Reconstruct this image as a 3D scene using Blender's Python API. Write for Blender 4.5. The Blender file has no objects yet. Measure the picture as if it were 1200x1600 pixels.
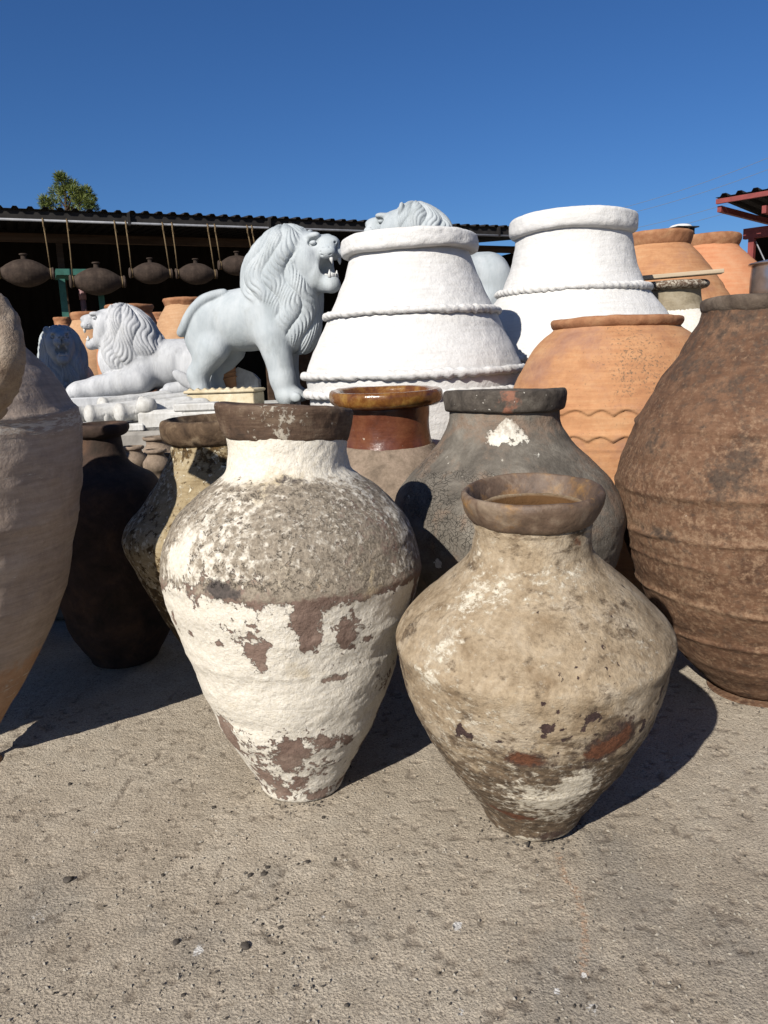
import bpy, math, random
import numpy as np
from mathutils import Vector, Matrix

# ------------------------------------------------------------------ camera, sky, sun, exposure
H = 1.25                       # eye height in metres; distances below are given in eye heights
F = 1200.0
PITCH = math.radians(11.4)
ROLL = math.radians(2.2)        # the phone was held slightly tilted
SP, CP = math.sin(PITCH), math.cos(PITCH)
SR, CR = math.sin(ROLL), math.cos(ROLL)
SUN_AZ = math.radians(31.0)    # sun stands behind the camera, this far to the left
SUN_EL = math.radians(33.0)

scene = bpy.context.scene
C = scene.collection
cam_data = bpy.data.cameras.new('camera')
cam = bpy.data.objects.new('camera', cam_data)
C.objects.link(cam)
cam.location = (0, 0, H)
cam.rotation_euler = (Matrix.Rotation(math.pi / 2 - PITCH, 3, 'X') @ Matrix.Rotation(-ROLL, 3, 'Z')).to_euler()
cam_data.sensor_fit = 'VERTICAL'
cam_data.sensor_height = 36.0
cam_data.lens = 36.0 * F / 1600.0
cam_data.clip_end = 2000
cam_data.clip_start = 0.05
scene.camera = cam

world = bpy.data.worlds.new('World')
scene.world = world
world.use_nodes = True
wn = world.node_tree
bg = wn.nodes['Background']
sky = wn.nodes.new('ShaderNodeTexSky')
sky.sky_type = 'NISHITA'
sky.sun_disc = False
sky.sun_elevation = SUN_EL
sky.sun_rotation = math.pi + SUN_AZ
sky.altitude = 500
sky.air_density = 1.0
sky.dust_density = 1.0
sky.ozone_density = 10.0
hs = wn.nodes.new('ShaderNodeHueSaturation')
hs.inputs['Saturation'].default_value = 1.07
hs.inputs['Hue'].default_value = 0.504
wn.links.new(sky.outputs[0], hs.inputs['Color'])
wn.links.new(hs.outputs[0], bg.inputs[0])
bg.inputs[1].default_value = 0.056

sun_data = bpy.data.lights.new('sun', 'SUN')
sun_data.energy = 5.0
sun_data.angle = math.radians(0.53)
sun_data.color = (1.0, 0.945, 0.86)
sun = bpy.data.objects.new('sun', sun_data)
C.objects.link(sun)
to_sun = Vector((-math.sin(SUN_AZ) * math.cos(SUN_EL), -math.cos(SUN_AZ) * math.cos(SUN_EL), math.sin(SUN_EL)))
sun.rotation_euler = to_sun.to_track_quat('Z', 'Y').to_euler()
sun.location = to_sun * 30

scene.view_settings.view_transform = 'Standard'
scene.view_settings.look = 'None'
scene.view_settings.exposure = 0.64
scene.view_settings.gamma = 1.0
scene.view_settings.use_curve_mapping = False
scene.render.engine = 'CYCLES'
scene.cycles.max_bounces = 6
scene.cycles.diffuse_bounces = 2

rng = np.random.default_rng(7)
random.seed(5)

# ------------------------------------------------------------------ helpers: placing
def ray(px, py):
    dx, dy = px - 600.0, py - 800.0
    x, v = dx * CR - dy * SR, dx * SR + dy * CR
    fw = F * CP - v * SP
    dn = F * SP + v * CP
    return x / fw, dn / fw, fw

def project(p):
    """photo column, row and depth along the optical axis of a world point"""
    d = p[1] * CP + (H - p[2]) * SP
    x = F * p[0] / d
    v = F * (-p[1] * SP + (H - p[2]) * CP) / d
    return 600 + x * CR + v * SR, 800 - x * SR + v * CR, d

def at(px, py, Y):
    """world point on the line of sight (px,py) at forward distance Y eye heights"""
    a, d, _ = ray(px, py)
    return Vector((a * Y * H, Y * H, H - d * Y * H))


# ------------------------------------------------------------------ helpers: numpy noise
def _hash(ix, iy, iz, seed):
    h = (ix.astype(np.int64) * 374761393 + iy.astype(np.int64) * 668265263 + iz.astype(np.int64) * 2147483647 + seed * 974634777) & 0xffffffff
    h = ((h ^ (h >> 13)) * 1274126177) & 0xffffffff
    h = (h ^ (h >> 16)) & 0xffffff
    return h.astype(np.float64) / 0xffffff

def vnoise(p, seed=0):
    i = np.floor(p); f = p - i
    u = f * f * f * (f * (f * 6 - 15) + 10)
    x, y, z = i[..., 0], i[..., 1], i[..., 2]
    r = 0
    for dx in (0, 1):
        wx = u[..., 0] if dx else 1 - u[..., 0]
        for dy in (0, 1):
            wy = u[..., 1] if dy else 1 - u[..., 1]
            for dz in (0, 1):
                wz = u[..., 2] if dz else 1 - u[..., 2]
                r = r + wx * wy * wz * _hash(x + dx, y + dy, z + dz, seed)
    return r * 2 - 1

def fbm(p, scale, octv=3, seed=0, rough=0.5):
    a, s, t = 1.0, scale, 0
    tot = 0
    for o in range(octv):
        t = t + a * vnoise(p * s + 17.3 * o, seed + o); tot += a
        a *= rough; s *= 2.03
    return t / tot

def sstep(x, a, b):
    t = np.clip((x - a) / (b - a), 0, 1)
    return t * t * (3 - 2 * t)

# ------------------------------------------------------------------ helpers: meshes and objects
def mesh_np(name, v, quads, smooth=True):
    v = np.asarray(v, dtype=np.float32); q = np.asarray(quads, dtype=np.int32)
    k = q.shape[1]
    me = bpy.data.meshes.new(name)
    me.vertices.add(len(v)); me.vertices.foreach_set('co', v.ravel())
    me.loops.add(q.size); me.loops.foreach_set('vertex_index', q.ravel())
    me.polygons.add(len(q)); me.polygons.foreach_set('loop_start', np.arange(len(q), dtype=np.int32) * k)
    me.update(calc_edges=True)
    if smooth:
        me.polygons.foreach_set('use_smooth', np.ones(len(q), dtype=bool))
    me.validate()
    return me

def obj(name, me, mat=None, parent=None, loc=None):
    o = bpy.data.objects.new(name, me)
    C.objects.link(o)
    if mat is not None and not me.materials:
        me.materials.append(mat)
    if parent is not None:
        o.parent = parent
    if loc is not None:
        o.location = loc
    return o

def thing(name, label, cat, loc=(0, 0, 0), rotz=0, group=None):
    o = bpy.data.objects.new(name, None)
    o.empty_display_size = 0.1
    C.objects.link(o)
    o.location = loc
    o.rotation_euler = (0, 0, rotz)
    tag(o, label, cat, group)
    return o

def tag(o, label, cat, group=None):
    o['label'] = label; o['category'] = cat
    if group:
        o['group'] = group
    return o

class MB:
    """collects faces for one mesh"""
    def __init__(s):
        s.v, s.f = [], []
    def add(s, v, f):
        b = len(s.v)
        s.v += [tuple(x) for x in v]; s.f += [tuple(i + b for i in g) for g in f]
        return s
    def box(s, lo, hi, M=None, bev=0.0):
        x0, y0, z0 = lo; x1, y1, z1 = hi
        if bev > 0:
            b = bev
            v = []
            for z, q in ((z0, b), (z0 + b, 0), (z1 - b, 0), (z1, b)):
                xs0, xs1, ys0, ys1 = x0 + q, x1 - q, y0 + q, y1 - q
                c = b * 0.6
                v += [(xs0 + c, ys0, z), (xs1 - c, ys0, z), (xs1, ys0 + c, z), (xs1, ys1 - c, z), (xs1 - c, ys1, z), (xs0 + c, ys1, z), (xs0, ys1 - c, z), (xs0, ys0 + c, z)]
            f = [tuple(range(7, -1, -1)), tuple(range(24, 32))]
            for r in range(3):
                for i in range(8):
                    j = (i + 1) % 8
                    f.append((r * 8 + i, r * 8 + j, r * 8 + 8 + j, r * 8 + 8 + i))
        else:
            v = [(x0, y0, z0), (x1, y0, z0), (x1, y1, z0), (x0, y1, z0), (x0, y0, z1), (x1, y0, z1), (x1, y1, z1), (x0, y1, z1)]
            f = [(3, 2, 1, 0), (4, 5, 6, 7), (0, 1, 5, 4), (1, 2, 6, 5), (2, 3, 7, 6), (3, 0, 4, 7)]
        if M is not None:
            v = [M @ Vector(p) for p in v]
        return s.add(v, f)
    def tube(s, pts, rad, n=8, cap=True):
        pts = [Vector(p) for p in pts]
        rad = rad if isinstance(rad, (list, tuple)) else [rad] * len(pts)
        vs, fs = [], []
        prev = None
        for i, p in enumerate(pts):
            t = (pts[min(i + 1, len(pts) - 1)] - pts[max(i - 1, 0)]).normalized()
            if prev is None:
                a = t.cross(Vector((0, 0, 1)))
                if a.length < 1e-3:
                    a = t.cross(Vector((1, 0, 0)))
                a.normalize()
            else:
                a = (prev - t * prev.dot(t)).normalized()
            prev = a
            b = t.cross(a)
            for k in range(n):
                w = 2 * math.pi * k / n
                vs.append(p + (a * math.cos(w) + b * math.sin(w)) * rad[i])
        for i in range(len(pts) - 1):
            for k in range(n):
                l = (k + 1) % n
                fs.append((i * n + k, i * n + l, (i + 1) * n + l, (i + 1) * n + k))
        if cap:
            fs.append(tuple(range(n - 1, -1, -1)))
            fs.append(tuple(range((len(pts) - 1) * n, len(pts) * n)))
        return s.add(vs, fs)
    def mesh(s, name, smooth=False):
        me = bpy.data.meshes.new(name)
        me.from_pydata(s.v, [], s.f)
        me.validate(); me.update()
        import bmesh
        bm = bmesh.new(); bm.from_mesh(me)
        bmesh.ops.recalc_face_normals(bm, faces=bm.faces)
        bm.to_mesh(me); bm.free()
        if smooth:
            me.polygons.foreach_set('use_smooth', np.ones(len(me.polygons), dtype=bool))
        return me

def part(name, mb, mat, parent, smooth=False):
    return obj(name, mb.mesh(name, smooth), mat, parent)

# ------------------------------------------------------------------ helpers: materials
class NT:
    def __init__(s, name):
        s.m = bpy.data.materials.new(name)
        s.m.use_nodes = True
        s.t = s.m.node_tree
        s.b = s.t.nodes['Principled BSDF']
        s.tc = s.t.nodes.new('ShaderNodeTexCoord')
    def link(s, a, b):
        s.t.links.new(a, b)
    def _set(s, sock, v):
        if hasattr(v, 'is_linked') or isinstance(v, bpy.types.NodeSocket):
            s.link(v, sock)
        else:
            sock.default_value = v
    def vec(s, scale=(1, 1, 1), rot=(0, 0, 0), loc=(0, 0, 0)):
        n = s.t.nodes.new('ShaderNodeMapping')
        s.link(s.tc.outputs['Object'], n.inputs[0])
        n.inputs['Scale'].default_value = scale
        n.inputs['Rotation'].default_value = rot
        n.inputs['Location'].default_value = loc
        return n.outputs[0]
    def noise(s, scale, detail=5, rough=0.55, dist=0.0, vec=None):
        n = s.t.nodes.new('ShaderNodeTexNoise')
        s.link(vec if vec is not None else s.tc.outputs['Object'], n.inputs['Vector'])
        n.inputs['Scale'].default_value = scale
        n.inputs['Detail'].default_value = detail
        n.inputs['Roughness'].default_value = rough
        n.inputs['Distortion'].default_value = dist
        return n.outputs[0]
    def voro(s, scale, feature='DISTANCE_TO_EDGE', vec=None, rnd=1.0):
        n = s.t.nodes.new('ShaderNodeTexVoronoi')
        n.feature = feature
        s.link(vec if vec is not None else s.tc.outputs['Object'], n.inputs['Vector'])
        n.inputs['Scale'].default_value = scale
        n.inputs['Randomness'].default_value = rnd
        return n.outputs['Distance']
    def math(s, op, a, b=0.0, c=None, clamp=False):
        n = s.t.nodes.new('ShaderNodeMath')
        n.operation = op; n.use_clamp = clamp
        s._set(n.inputs[0], a); s._set(n.inputs[1], b)
        if c is not None:
            s._set(n.inputs[2], c)
        return n.outputs[0]
    def step(s, x, a, b, lo=0.0, hi=1.0):
        n = s.t.nodes.new('ShaderNodeMapRange')
        n.interpolation_type = 'SMOOTHSTEP'
        s._set(n.inputs[0], x)
        n.inputs[1].default_value = a; n.inputs[2].default_value = b
        n.inputs[3].default_value = lo; n.inputs[4].default_value = hi
        return n.outputs[0]
    def ramp(s, x, stops):
        n = s.t.nodes.new('ShaderNodeValToRGB')
        s._set(n.inputs[0], x)
        e = n.color_ramp.elements
        while len(e) < len(stops):
            e.new(0.5)
        for i, (p, c) in enumerate(stops):
            e[i].position = p; e[i].color = (*c, 1)
        return n.outputs[0]
    def mix(s, fac, a, b, mode='MIX'):
        n = s.t.nodes.new('ShaderNodeMix')
        n.data_type = 'RGBA'; n.blend_type = mode
        s._set(n.inputs[0], fac)
        for sock, v in ((n.inputs[6], a), (n.inputs[7], b)):
            if isinstance(v, (tuple, list)):
                sock.default_value = (*v, 1) if len(v) == 3 else v
            else:
                s.link(v, sock)
        return n.outputs[2]
    def attr(s, name):
        n = s.t.nodes.new('ShaderNodeAttribute')
        n.attribute_name = name
        return n.outputs['Fac']
    def bump(s, h, strength=1.0):
        n = s.t.nodes.new('ShaderNodeBump')
        n.inputs['Strength'].default_value = strength
        n.inputs['Distance'].default_value = 1.0
        s.link(h, n.inputs['Height'])
        s.link(n.outputs[0], s.b.inputs['Normal'])
    def out(s, col, rough=0.85, spec=0.25):
        s._set(s.b.inputs['Base Color'], s.mix(1.0, col, (0.70, 0.70, 0.70), 'MULTIPLY'))
        s._set(s.b.inputs['Roughness'], rough)
        s.b.inputs['Specular IOR Level'].default_value = spec
        return s.m

def clay(name, cols, scale=6.0, layers=(), rough=0.88, spec=0.2, bump=0.0012, bscale=90.0, big=0.003, streak=0.0,
         specks=None, crack=None, mottle=0.35, fine=260.0, inner=(0.075, 0.045, 0.028)):
    """weathered earthenware: three-tone mottling, optional streaks and surface layers (paint, lime, moss) with ragged edges"""
    n = NT(name)
    v1 = n.vec((1, 1, 1.0))
    a = n.noise(scale, 8, 0.66, 0.4, v1)
    if streak:
        b = n.noise(scale * 1.6, 6, 0.6, 0.2, n.vec((0.8, 0.8, 9.0)))
        a = n.math('ADD', n.math('MULTIPLY', a, 1 - streak), n.math('MULTIPLY', b, streak))
    col = n.ramp(a, [(0.34, cols[0]), (0.5, cols[1]), (0.66, cols[2])])
    m = n.noise(scale * 9, 6, 0.7)
    col = n.mix(mottle, col, n.ramp(m, [(0.3, (0.32, 0.3, 0.28)), (0.55, (0.72, 0.72, 0.72)), (0.75, (1.0, 1.0, 1.0))]), 'MULTIPLY')
    hgt = n.math('MULTIPLY', n.noise(bscale, 6, 0.65), bump)
    hgt = n.math('ADD', hgt, n.math('MULTIPLY', n.noise(14.0, 4, 0.6), big))
    hgt = n.math('ADD', hgt, n.math('MULTIPLY', n.noise(fine, 3, 0.6), bump * 0.35))
    for i, L in enumerate(layers):
        at_, cA, cB, ns, amp, soft, hh = L[:7]
        stx = L[7] if len(L) > 7 else (1, 1, 1)
        nz = n.noise(ns, 9, 0.7, 0.2, n.vec(stx, loc=(3.1 * i + 1, 1.7 * i, 0.9 * i)))
        f = n.math('ADD', n.attr(at_), n.math('MULTIPLY', n.math('SUBTRACT', nz, 0.5), amp * 2.3))
        mask = n.step(f, 0.5 - soft, 0.5 + soft)
        c2 = n.ramp(n.noise(ns * 2.3, 7, 0.7, 0.3, n.vec(stx, loc=(5, 5 + i, 2))), [(0.35, cA), (0.62, cB)])
        col = n.mix(mask, col, c2)
        if hh:
            hgt = n.math('ADD', hgt, n.math('MULTIPLY', mask, hh))
    if specks:
        cs, ss, th = specks
        k = n.noise(ss, 3, 0.5, 0.0, n.vec((1, 1, 1), loc=(9, 4, 2)))
        col = n.mix(n.step(k, th, th + 0.03), col, cs)
    if crack:
        cs, cw, cd, ca = crack
        w = n.t.nodes.new('ShaderNodeMixRGB'); w.blend_type = 'ADD'
        w.inputs[0].default_value = 0.10
        nn = n.t.nodes.new('ShaderNodeTexNoise'); nn.inputs['Scale'].default_value = 14
        n.link(n.tc.outputs['Object'], nn.inputs['Vector'])
        n.link(n.tc.outputs['Object'], w.inputs[1]); n.link(nn.outputs['Color'], w.inputs[2])
        e = n.voro(cs, vec=w.outputs[0])
        cm = n.math('MULTIPLY', n.step(e, 0.0, cw, 1.0, 0.0), n.attr(ca))
        col = n.mix(n.math('MULTIPLY', cm, 0.5), col, (0.02, 0.018, 0.015))
        hgt = n.math('SUBTRACT', hgt, n.math('MULTIPLY', cm, cd))
    col = n.mix(n.attr('inside_wall'), col, n.mix(n.noise(12, 6, 0.65), tuple(c * 0.45 for c in inner), tuple(c * 1.6 for c in inner)))
    n.bump(hgt)
    return n.out(col, rough, spec)

def plain(name, col, col2=None, scale=20, rough=0.6, spec=0.3, bump=0.0, bscale=60, metal=0.0, stretch=(1, 1, 1)):
    n = NT(name)
    if col2 is None:
        col2 = tuple(c * 0.75 for c in col)
    c = n.ramp(n.noise(scale, 6, 0.6, 0.2, n.vec(stretch)), [(0.35, col2), (0.65, col)])
    if bump:
        n.bump(n.math('MULTIPLY', n.noise(bscale, 5, 0.6, 0.0, n.vec(stretch)), bump))
    n.b.inputs['Metallic'].default_value = metal
    return n.out(c, rough, spec)

# ------------------------------------------------------------------ lathe-turned jars
def spline(pts, n):
    """Catmull-Rom through pts (k columns), resampled evenly by length of the first two columns"""
    p = np.asarray(pts, dtype=float)
    e = np.vstack([2 * p[0] - p[1], p, 2 * p[-1] - p[-2]])
    out = []
    for i in range(1, len(e) - 2):
        p0, p1, p2, p3 = e[i - 1], e[i], e[i + 1], e[i + 2]
        d = [max(np.hypot(*(b - a)[:2]), 1e-6) ** 0.5 for a, b in ((p0, p1), (p1, p2), (p2, p3))]
        t = np.linspace(0, 1, 24, endpoint=False)[:, None]
        m1 = d[1] * ((p1 - p0) / d[0] - (p2 - p0) / (d[0] + d[1]) + (p2 - p1) / d[1])
        m2 = d[1] * ((p2 - p1) / d[1] - (p3 - p1) / (d[1] + d[2]) + (p3 - p2) / d[2])
        out.append((2 * t**3 - 3 * t**2 + 1) * p1 + (t**3 - 2 * t**2 + t) * m1 + (-2 * t**3 + 3 * t**2) * p2 + (t**3 - t**2) * m2)
    out = np.vstack(out + [p[-1:]])
    L = np.concatenate([[0], np.cumsum(np.hypot(*np.diff(out[:, :2], axis=0).T))])
    s = np.linspace(0, L[-1], n)
    return np.stack([np.interp(s, L, out[:, k]) for k in range(out.shape[1])], 1)

def revolve(R, Z, close=False):
    """R, Z arrays (nz, nt) -> verts, quads; angle 0 faces local -Y"""
    nz, nt = R.shape
    th = np.linspace(-math.pi, math.pi, nt, endpoint=False)[None, :]
    v = np.stack([R * np.sin(th), -R * np.cos(th), Z], -1).reshape(-1, 3)
    i = np.arange(nz if close else nz - 1)[:, None]; j = np.arange(nt)[None, :]
    a = i * nt + j; b = i * nt + (j + 1) % nt; i2 = (i + 1) % nz
    c = i2 * nt + (j + 1) % nt; d = i2 * nt + j
    return v, np.stack([a, b, c, d], -1).reshape(-1, 4)

class Jar:
    """a clay jar read off the photograph: prof and rim give (row, half width) pairs that are turned into metres"""
    def __init__(s, name, label, cat, cx, Y, prof, base, mat, rim=None, rim_mat=None, inner=None, lean=(0, 0),
                 nt=160, nz=120, wob=0.008, ridges=(), waves=(), fields=None, group=None, seed=1, fine=0.0, thick=0.022, zbase=0.0, rim_wob=1.0, cy=None, cyf=None, rim_tilt=0.0, edges=False, sag=0.0):
        s.sag = sag
        s.rim_tilt = rim_tilt
        if cy is None:
            cy = prof[-1][0] if cyf is None else cyf
        a, _, _ = ray(cx, cy)
        s.loc = Vector((a * Y * H, Y * H, zbase))
        s.az = math.atan2(s.loc.x, s.loc.y)
        s.root = thing(name, label, cat, s.loc, 0, group)
        rot = Matrix.Rotation(math.radians(lean[0]), 4, Vector((math.sin(s.az), math.cos(s.az), 0))) @ \
              Matrix.Rotation(math.radians(lean[1]), 4, Vector((math.cos(s.az), -math.sin(s.az), 0))) @ Matrix.Rotation(-s.az, 4, 'Z')
        s.root.rotation_euler = rot.to_euler()
        up = rot.to_3x3() @ Vector((0, 0, 1))
        s.zt = np.linspace(-0.05, 4.0, 800)
        pj = [project(s.loc + up * float(z_)) for z_ in s.zt]
        s.pyt = np.array([q_[1] for q_ in pj]); s.dt = np.array([q_[2] for q_ in pj]); s.cxt = np.array([q_[0] for q_ in pj])
        s.py0 = project(s.loc)[1]
        pts = [(s.rad(s.py0, base), 0.0, s.py0, base)]
        pts.insert(0, (pts[0][0] * 0.55, 0.004, s.py0 + 1, base))
        # the rows give an outline seen from above; shrink it to the true turned profile (largest circle that fits at each height)
        cxa = lambda py_: float(np.interp(-py_, -s.pyt, s.cxt))
        ol = [(py_, abs(h_ - cxa(py_)) if edges else h_) for py_, h_ in prof]
        sE0 = (H - s.loc.z) / math.sqrt(s.loc.x ** 2 + s.loc.y ** 2 + (H - s.loc.z) ** 2)
        od = sorted(ol + [(py_, h_) for py_, h_ in ((s.py0, base), (s.py0 + .7 * base * sE0, base * .72), (s.py0 + base * sE0, 0)) if py_ > ol[0][0]])
        rows = np.linspace(od[0][0], od[-1][0], 400); hws = np.interp(rows, [o_[0] for o_ in od], [o_[1] for o_ in od])
        for (py, h0), (_, raw) in zip(ol, prof):
            z = float(np.interp(-py, -s.pyt, s.zt))
            dz = H - s.loc.z - z
            sE = max(abs(dz) / math.sqrt(s.loc.x ** 2 + s.loc.y ** 2 + dz * dz), 0.03)
            hw = float(np.sqrt(hws ** 2 + ((rows - py) / sE) ** 2).min())
            hw = max(min(hw, h0), 0.55 * h0)
            r = s.rad(py, hw)
            if edges:
                c_ = cxa(py); ed = c_ + (raw - c_) * hw / max(h0, 1e-3)
                r = math.hypot(s.loc.x, s.loc.y) * math.sin(abs(math.atan(ray(ed, py)[0]) - math.atan(ray(c_, py)[0])))
            pts.append((r, max(z, 0.012), py, hw))
        s.pts = pts
        P = spline(pts, nz)
        s.P = P
        r, z, py, hw = P.T
        # inner wall
        k = np.arange(nz - 1, -1, -4)
        ri, zi = np.maximum(r[k] - thick, 0.01), np.maximum(z[k], thick)
        ri[0] = r[-1] - thick; zi[0] = z[-1]
        r2 = np.concatenate([r, [r[-1] - thick * 0.35], ri, [0.004]]); z2 = np.concatenate([z, [z[-1] + thick * 0.3], zi, [thick]])
        py2 = np.concatenate([py, [py[-1]], py[k], [py[0]]]); hw2 = np.concatenate([hw, [hw[-1]], hw[k], [hw[0]]])
        r2 = np.concatenate([[0.001], r2]); z2 = np.concatenate([[0.006], z2]); py2 = np.concatenate([[s.py0 + 1], py2]); hw2 = np.concatenate([[base], hw2])
        th = np.linspace(-math.pi, math.pi, nt, endpoint=False)
        R = np.repeat(r2[:, None], nt, 1); Z = np.repeat(z2[:, None], nt, 1)
        TH = np.repeat(th[None, :], len(r2), 0); PY = np.repeat(py2[:, None], nt, 1); HW = np.repeat(hw2[:, None], nt, 1)
        pos = np.stack([R * np.sin(TH), -R * np.cos(TH), Z], -1) + seed * 3.7
        out = np.zeros(len(r2)); out[2:nz + 2] = 1
        d = wob * fbm(pos, 3.2, 2, seed) + wob * 0.55 * fbm(pos * np.array([.5, .5, 3.0]), 5, 2, seed + 9) + wob * 0.35 * fbm(pos, 16, 3, seed + 5)
        if fine:
            d = d + fine * fbm(pos, 55, 2, seed + 3)
        for rp, rh, rw in ridges:
            wv = rp + 3.0 * np.sin(TH * 2 + rp) + 3.5 * fbm(pos, 5, 2, seed + int(rp))
            d = d + rh * np.exp(-((PY - wv) / rw) ** 2) * (0.65 + 0.6 * fbm(pos, 9, 2, seed + 1 + int(rp)))
        for wp, wa, wnn, wh, ww in waves:
            ph = TH * wnn + 1.2 * np.sin(TH * 5)
            saw = np.abs((ph / (2 * math.pi)) % 1.0 * 2 - 1) ** 1.6
            c = wp + wa * (saw * 2 - 1)
            d = d + wh * sstep(c - PY, -ww, ww * 0.2) * sstep(PY - (wp - wa - 9), 0, 8) 
        mask = (out[:, None] * sstep(Z, 0.0, 0.02))
        R = R + d * mask
        # fields for the surface layers
        v, q = revolve(R, Z)
        me = mesh_np('body', v, q)
        ins = me.attributes.new('inside_wall', 'FLOAT', 'POINT')
        iw = np.zeros(R.shape, np.float32); iw[nz + 2:] = 1.0
        ins.data.foreach_set('value', iw.ravel())
        if fields:
            fl = fields(TH, PY, HW, pos)
            for nm, arr in fl.items():
                at_ = me.attributes.new(nm, 'FLOAT', 'POINT')
                at_.data.foreach_set('value', np.clip(np.broadcast_to(arr, R.shape), 0, 1.4).astype(np.float32).ravel())
        s.body = obj('body', me, mat, s.root)
        s.seed = seed
        if rim:
            s.ring('rim', rim, inner, rim_mat or mat, nt, rim_wob, fields)
    def rad(s, py, hw):
        c = float(np.interp(-py, -s.pyt, s.cxt))
        a1 = math.atan(ray(c - hw, py)[0]); a2 = math.atan(ray(c + hw, py)[0])
        return math.hypot(s.loc.x, s.loc.y) * math.sin((a2 - a1) / 2)
    def rz(s, py, hw):
        return s.rad(py, hw), float(np.interp(-py, -s.pyt, s.zt))
    def ring(s, name, rim, inner, mat, nt=160, wobm=1.0, fields=None):
        pts = []
        for py, hw in rim:
            r, z = s.rz(py, hw); pts.append((r, z))
        s.rim_top = max(z_ for _, z_ in pts)
        r_in, zt = s.rz(rim[-1][0] + 2, inner)
        _, zb = s.rz(rim[0][0], rim[0][1])
        rb = pts[0][0] - 0.02
        top = pts[-1]
        ring = [(rb, zb - 0.0)] + pts + [((top[0] + r_in) / 2, top[1] + 0.001), (r_in + 0.004, top[1] - 0.004), (r_in - 0.003, top[1] - 0.016), (min(r_in - 0.006, rb + 0.012), (zb + zt) / 2 - 0.01), (min(r_in - 0.012, rb), zb - 0.03)]
        P = spline([(a, b) for a, b in ring], 44)
        r, z = P.T
        th = np.linspace(-math.pi, math.pi, nt, endpoint=False)
        R = np.repeat(r[:, None], nt, 1); Z = np.repeat(z[:, None], nt, 1); TH = np.repeat(th[None, :], len(r), 0)
        pos = np.stack([R * np.sin(TH), -R * np.cos(TH), Z], -1) + s.seed * 5.1
        low = pos.copy(); low[..., 2] *= 0.3
        R = R + wobm * (0.006 * fbm(low, 5, 2, s.seed + 21) + 0.0035 * fbm(pos, 24, 3, s.seed + 22))
        Z = Z + wobm * (0.007 * fbm(low * np.array([1, 1, 0]), 4, 2, s.seed + 23) + 0.002 * fbm(pos, 20, 2, s.seed + 24))
        Z = Z + s.sag * fbm(low * np.array([1, 1, 0]), 2.6, 2, s.seed + 40) * sstep(-Z, -(z.min() + z.max()) / 2, -z.min())
        Z = Z + math.tan(math.radians(s.rim_tilt)) * R * np.sin(TH)
        v, q = revolve(R, Z, close=True)
        me = mesh_np(name, v, q)
        if fields:
            PY = np.full(R.shape, float(rim[0][0])); HW = np.full(R.shape, float(rim[0][1]))
            fl = fields(TH, PY, HW, pos)
            for nm, arr in fl.items():
                at_ = me.attributes.new(nm, 'FLOAT', 'POINT')
                at_.data.foreach_set('value', np.clip(np.broadcast_to(arr, R.shape), 0, 1.4).astype(np.float32).ravel())
        return obj(name, me, mat, s.root)
    def band(s, py, hw, thick, twists, mat, name='rope_band', strength=0.35, seed=0, amp=0.0):
        """applied clay rope: a ring with helical lobes"""
        r, z = s.rz(py, hw)
        t = s.rad(py, thick)
        nt, nc = 420, 14
        th = np.linspace(-math.pi, math.pi, nt, endpoint=False)[None, :]
        ph = np.linspace(0, 2 * math.pi, nc, endpoint=False)[:, None]
        pos = np.stack([np.sin(th) * 3 + 0 * ph, np.cos(th) * 3 + 0 * ph, 0 * th + 0 * ph], -1)
        ir = fbm(pos, 1.7, 3, seed + 3)
        lob = np.abs(np.sin(0.5 * (twists * th + 2.2 * ir) + ph * 1.0)) ** 0.7
        rr = t * (0.66 + strength * 1.15 * (lob * (0.75 + 0.7 * ir)) + 0.22 * fbm(pos, 6, 2, seed + 8))
        R = r + rr * np.cos(ph) * 1.0
        Z = z + rr * np.sin(ph) + 0.004 * fbm(pos, 1.5, 2, seed + 5) + amp * np.sin(th * 3 + seed)
        v, q = revolve(R, Z, close=True)
        return obj(name, mesh_np(name, v, q), mat, s.root)

def blobs(TH, PY, HW, cx, lst):
    """sum of soft spots; each (col, row, half width, half height, weight) is turned into an angle on the jar"""
    f = 0.0
    for px, py, rx, ry, w in lst:
        hw = np.interp(py, *HWT)
        t0 = math.asin(max(-0.98, min(0.98, (px - cx) / hw)))
        dx = (TH - t0) * HW; dy = PY - py
        f = f + w * np.exp(-((dx / rx) ** 2 + (dy / ry) ** 2) * 0.85)
    return f
HWT = None
def hwt(prof):
    global HWT
    p = sorted(prof)
    HWT = (np.array([a for a, b in p], float), np.array([b for a, b in p], float))

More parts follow.
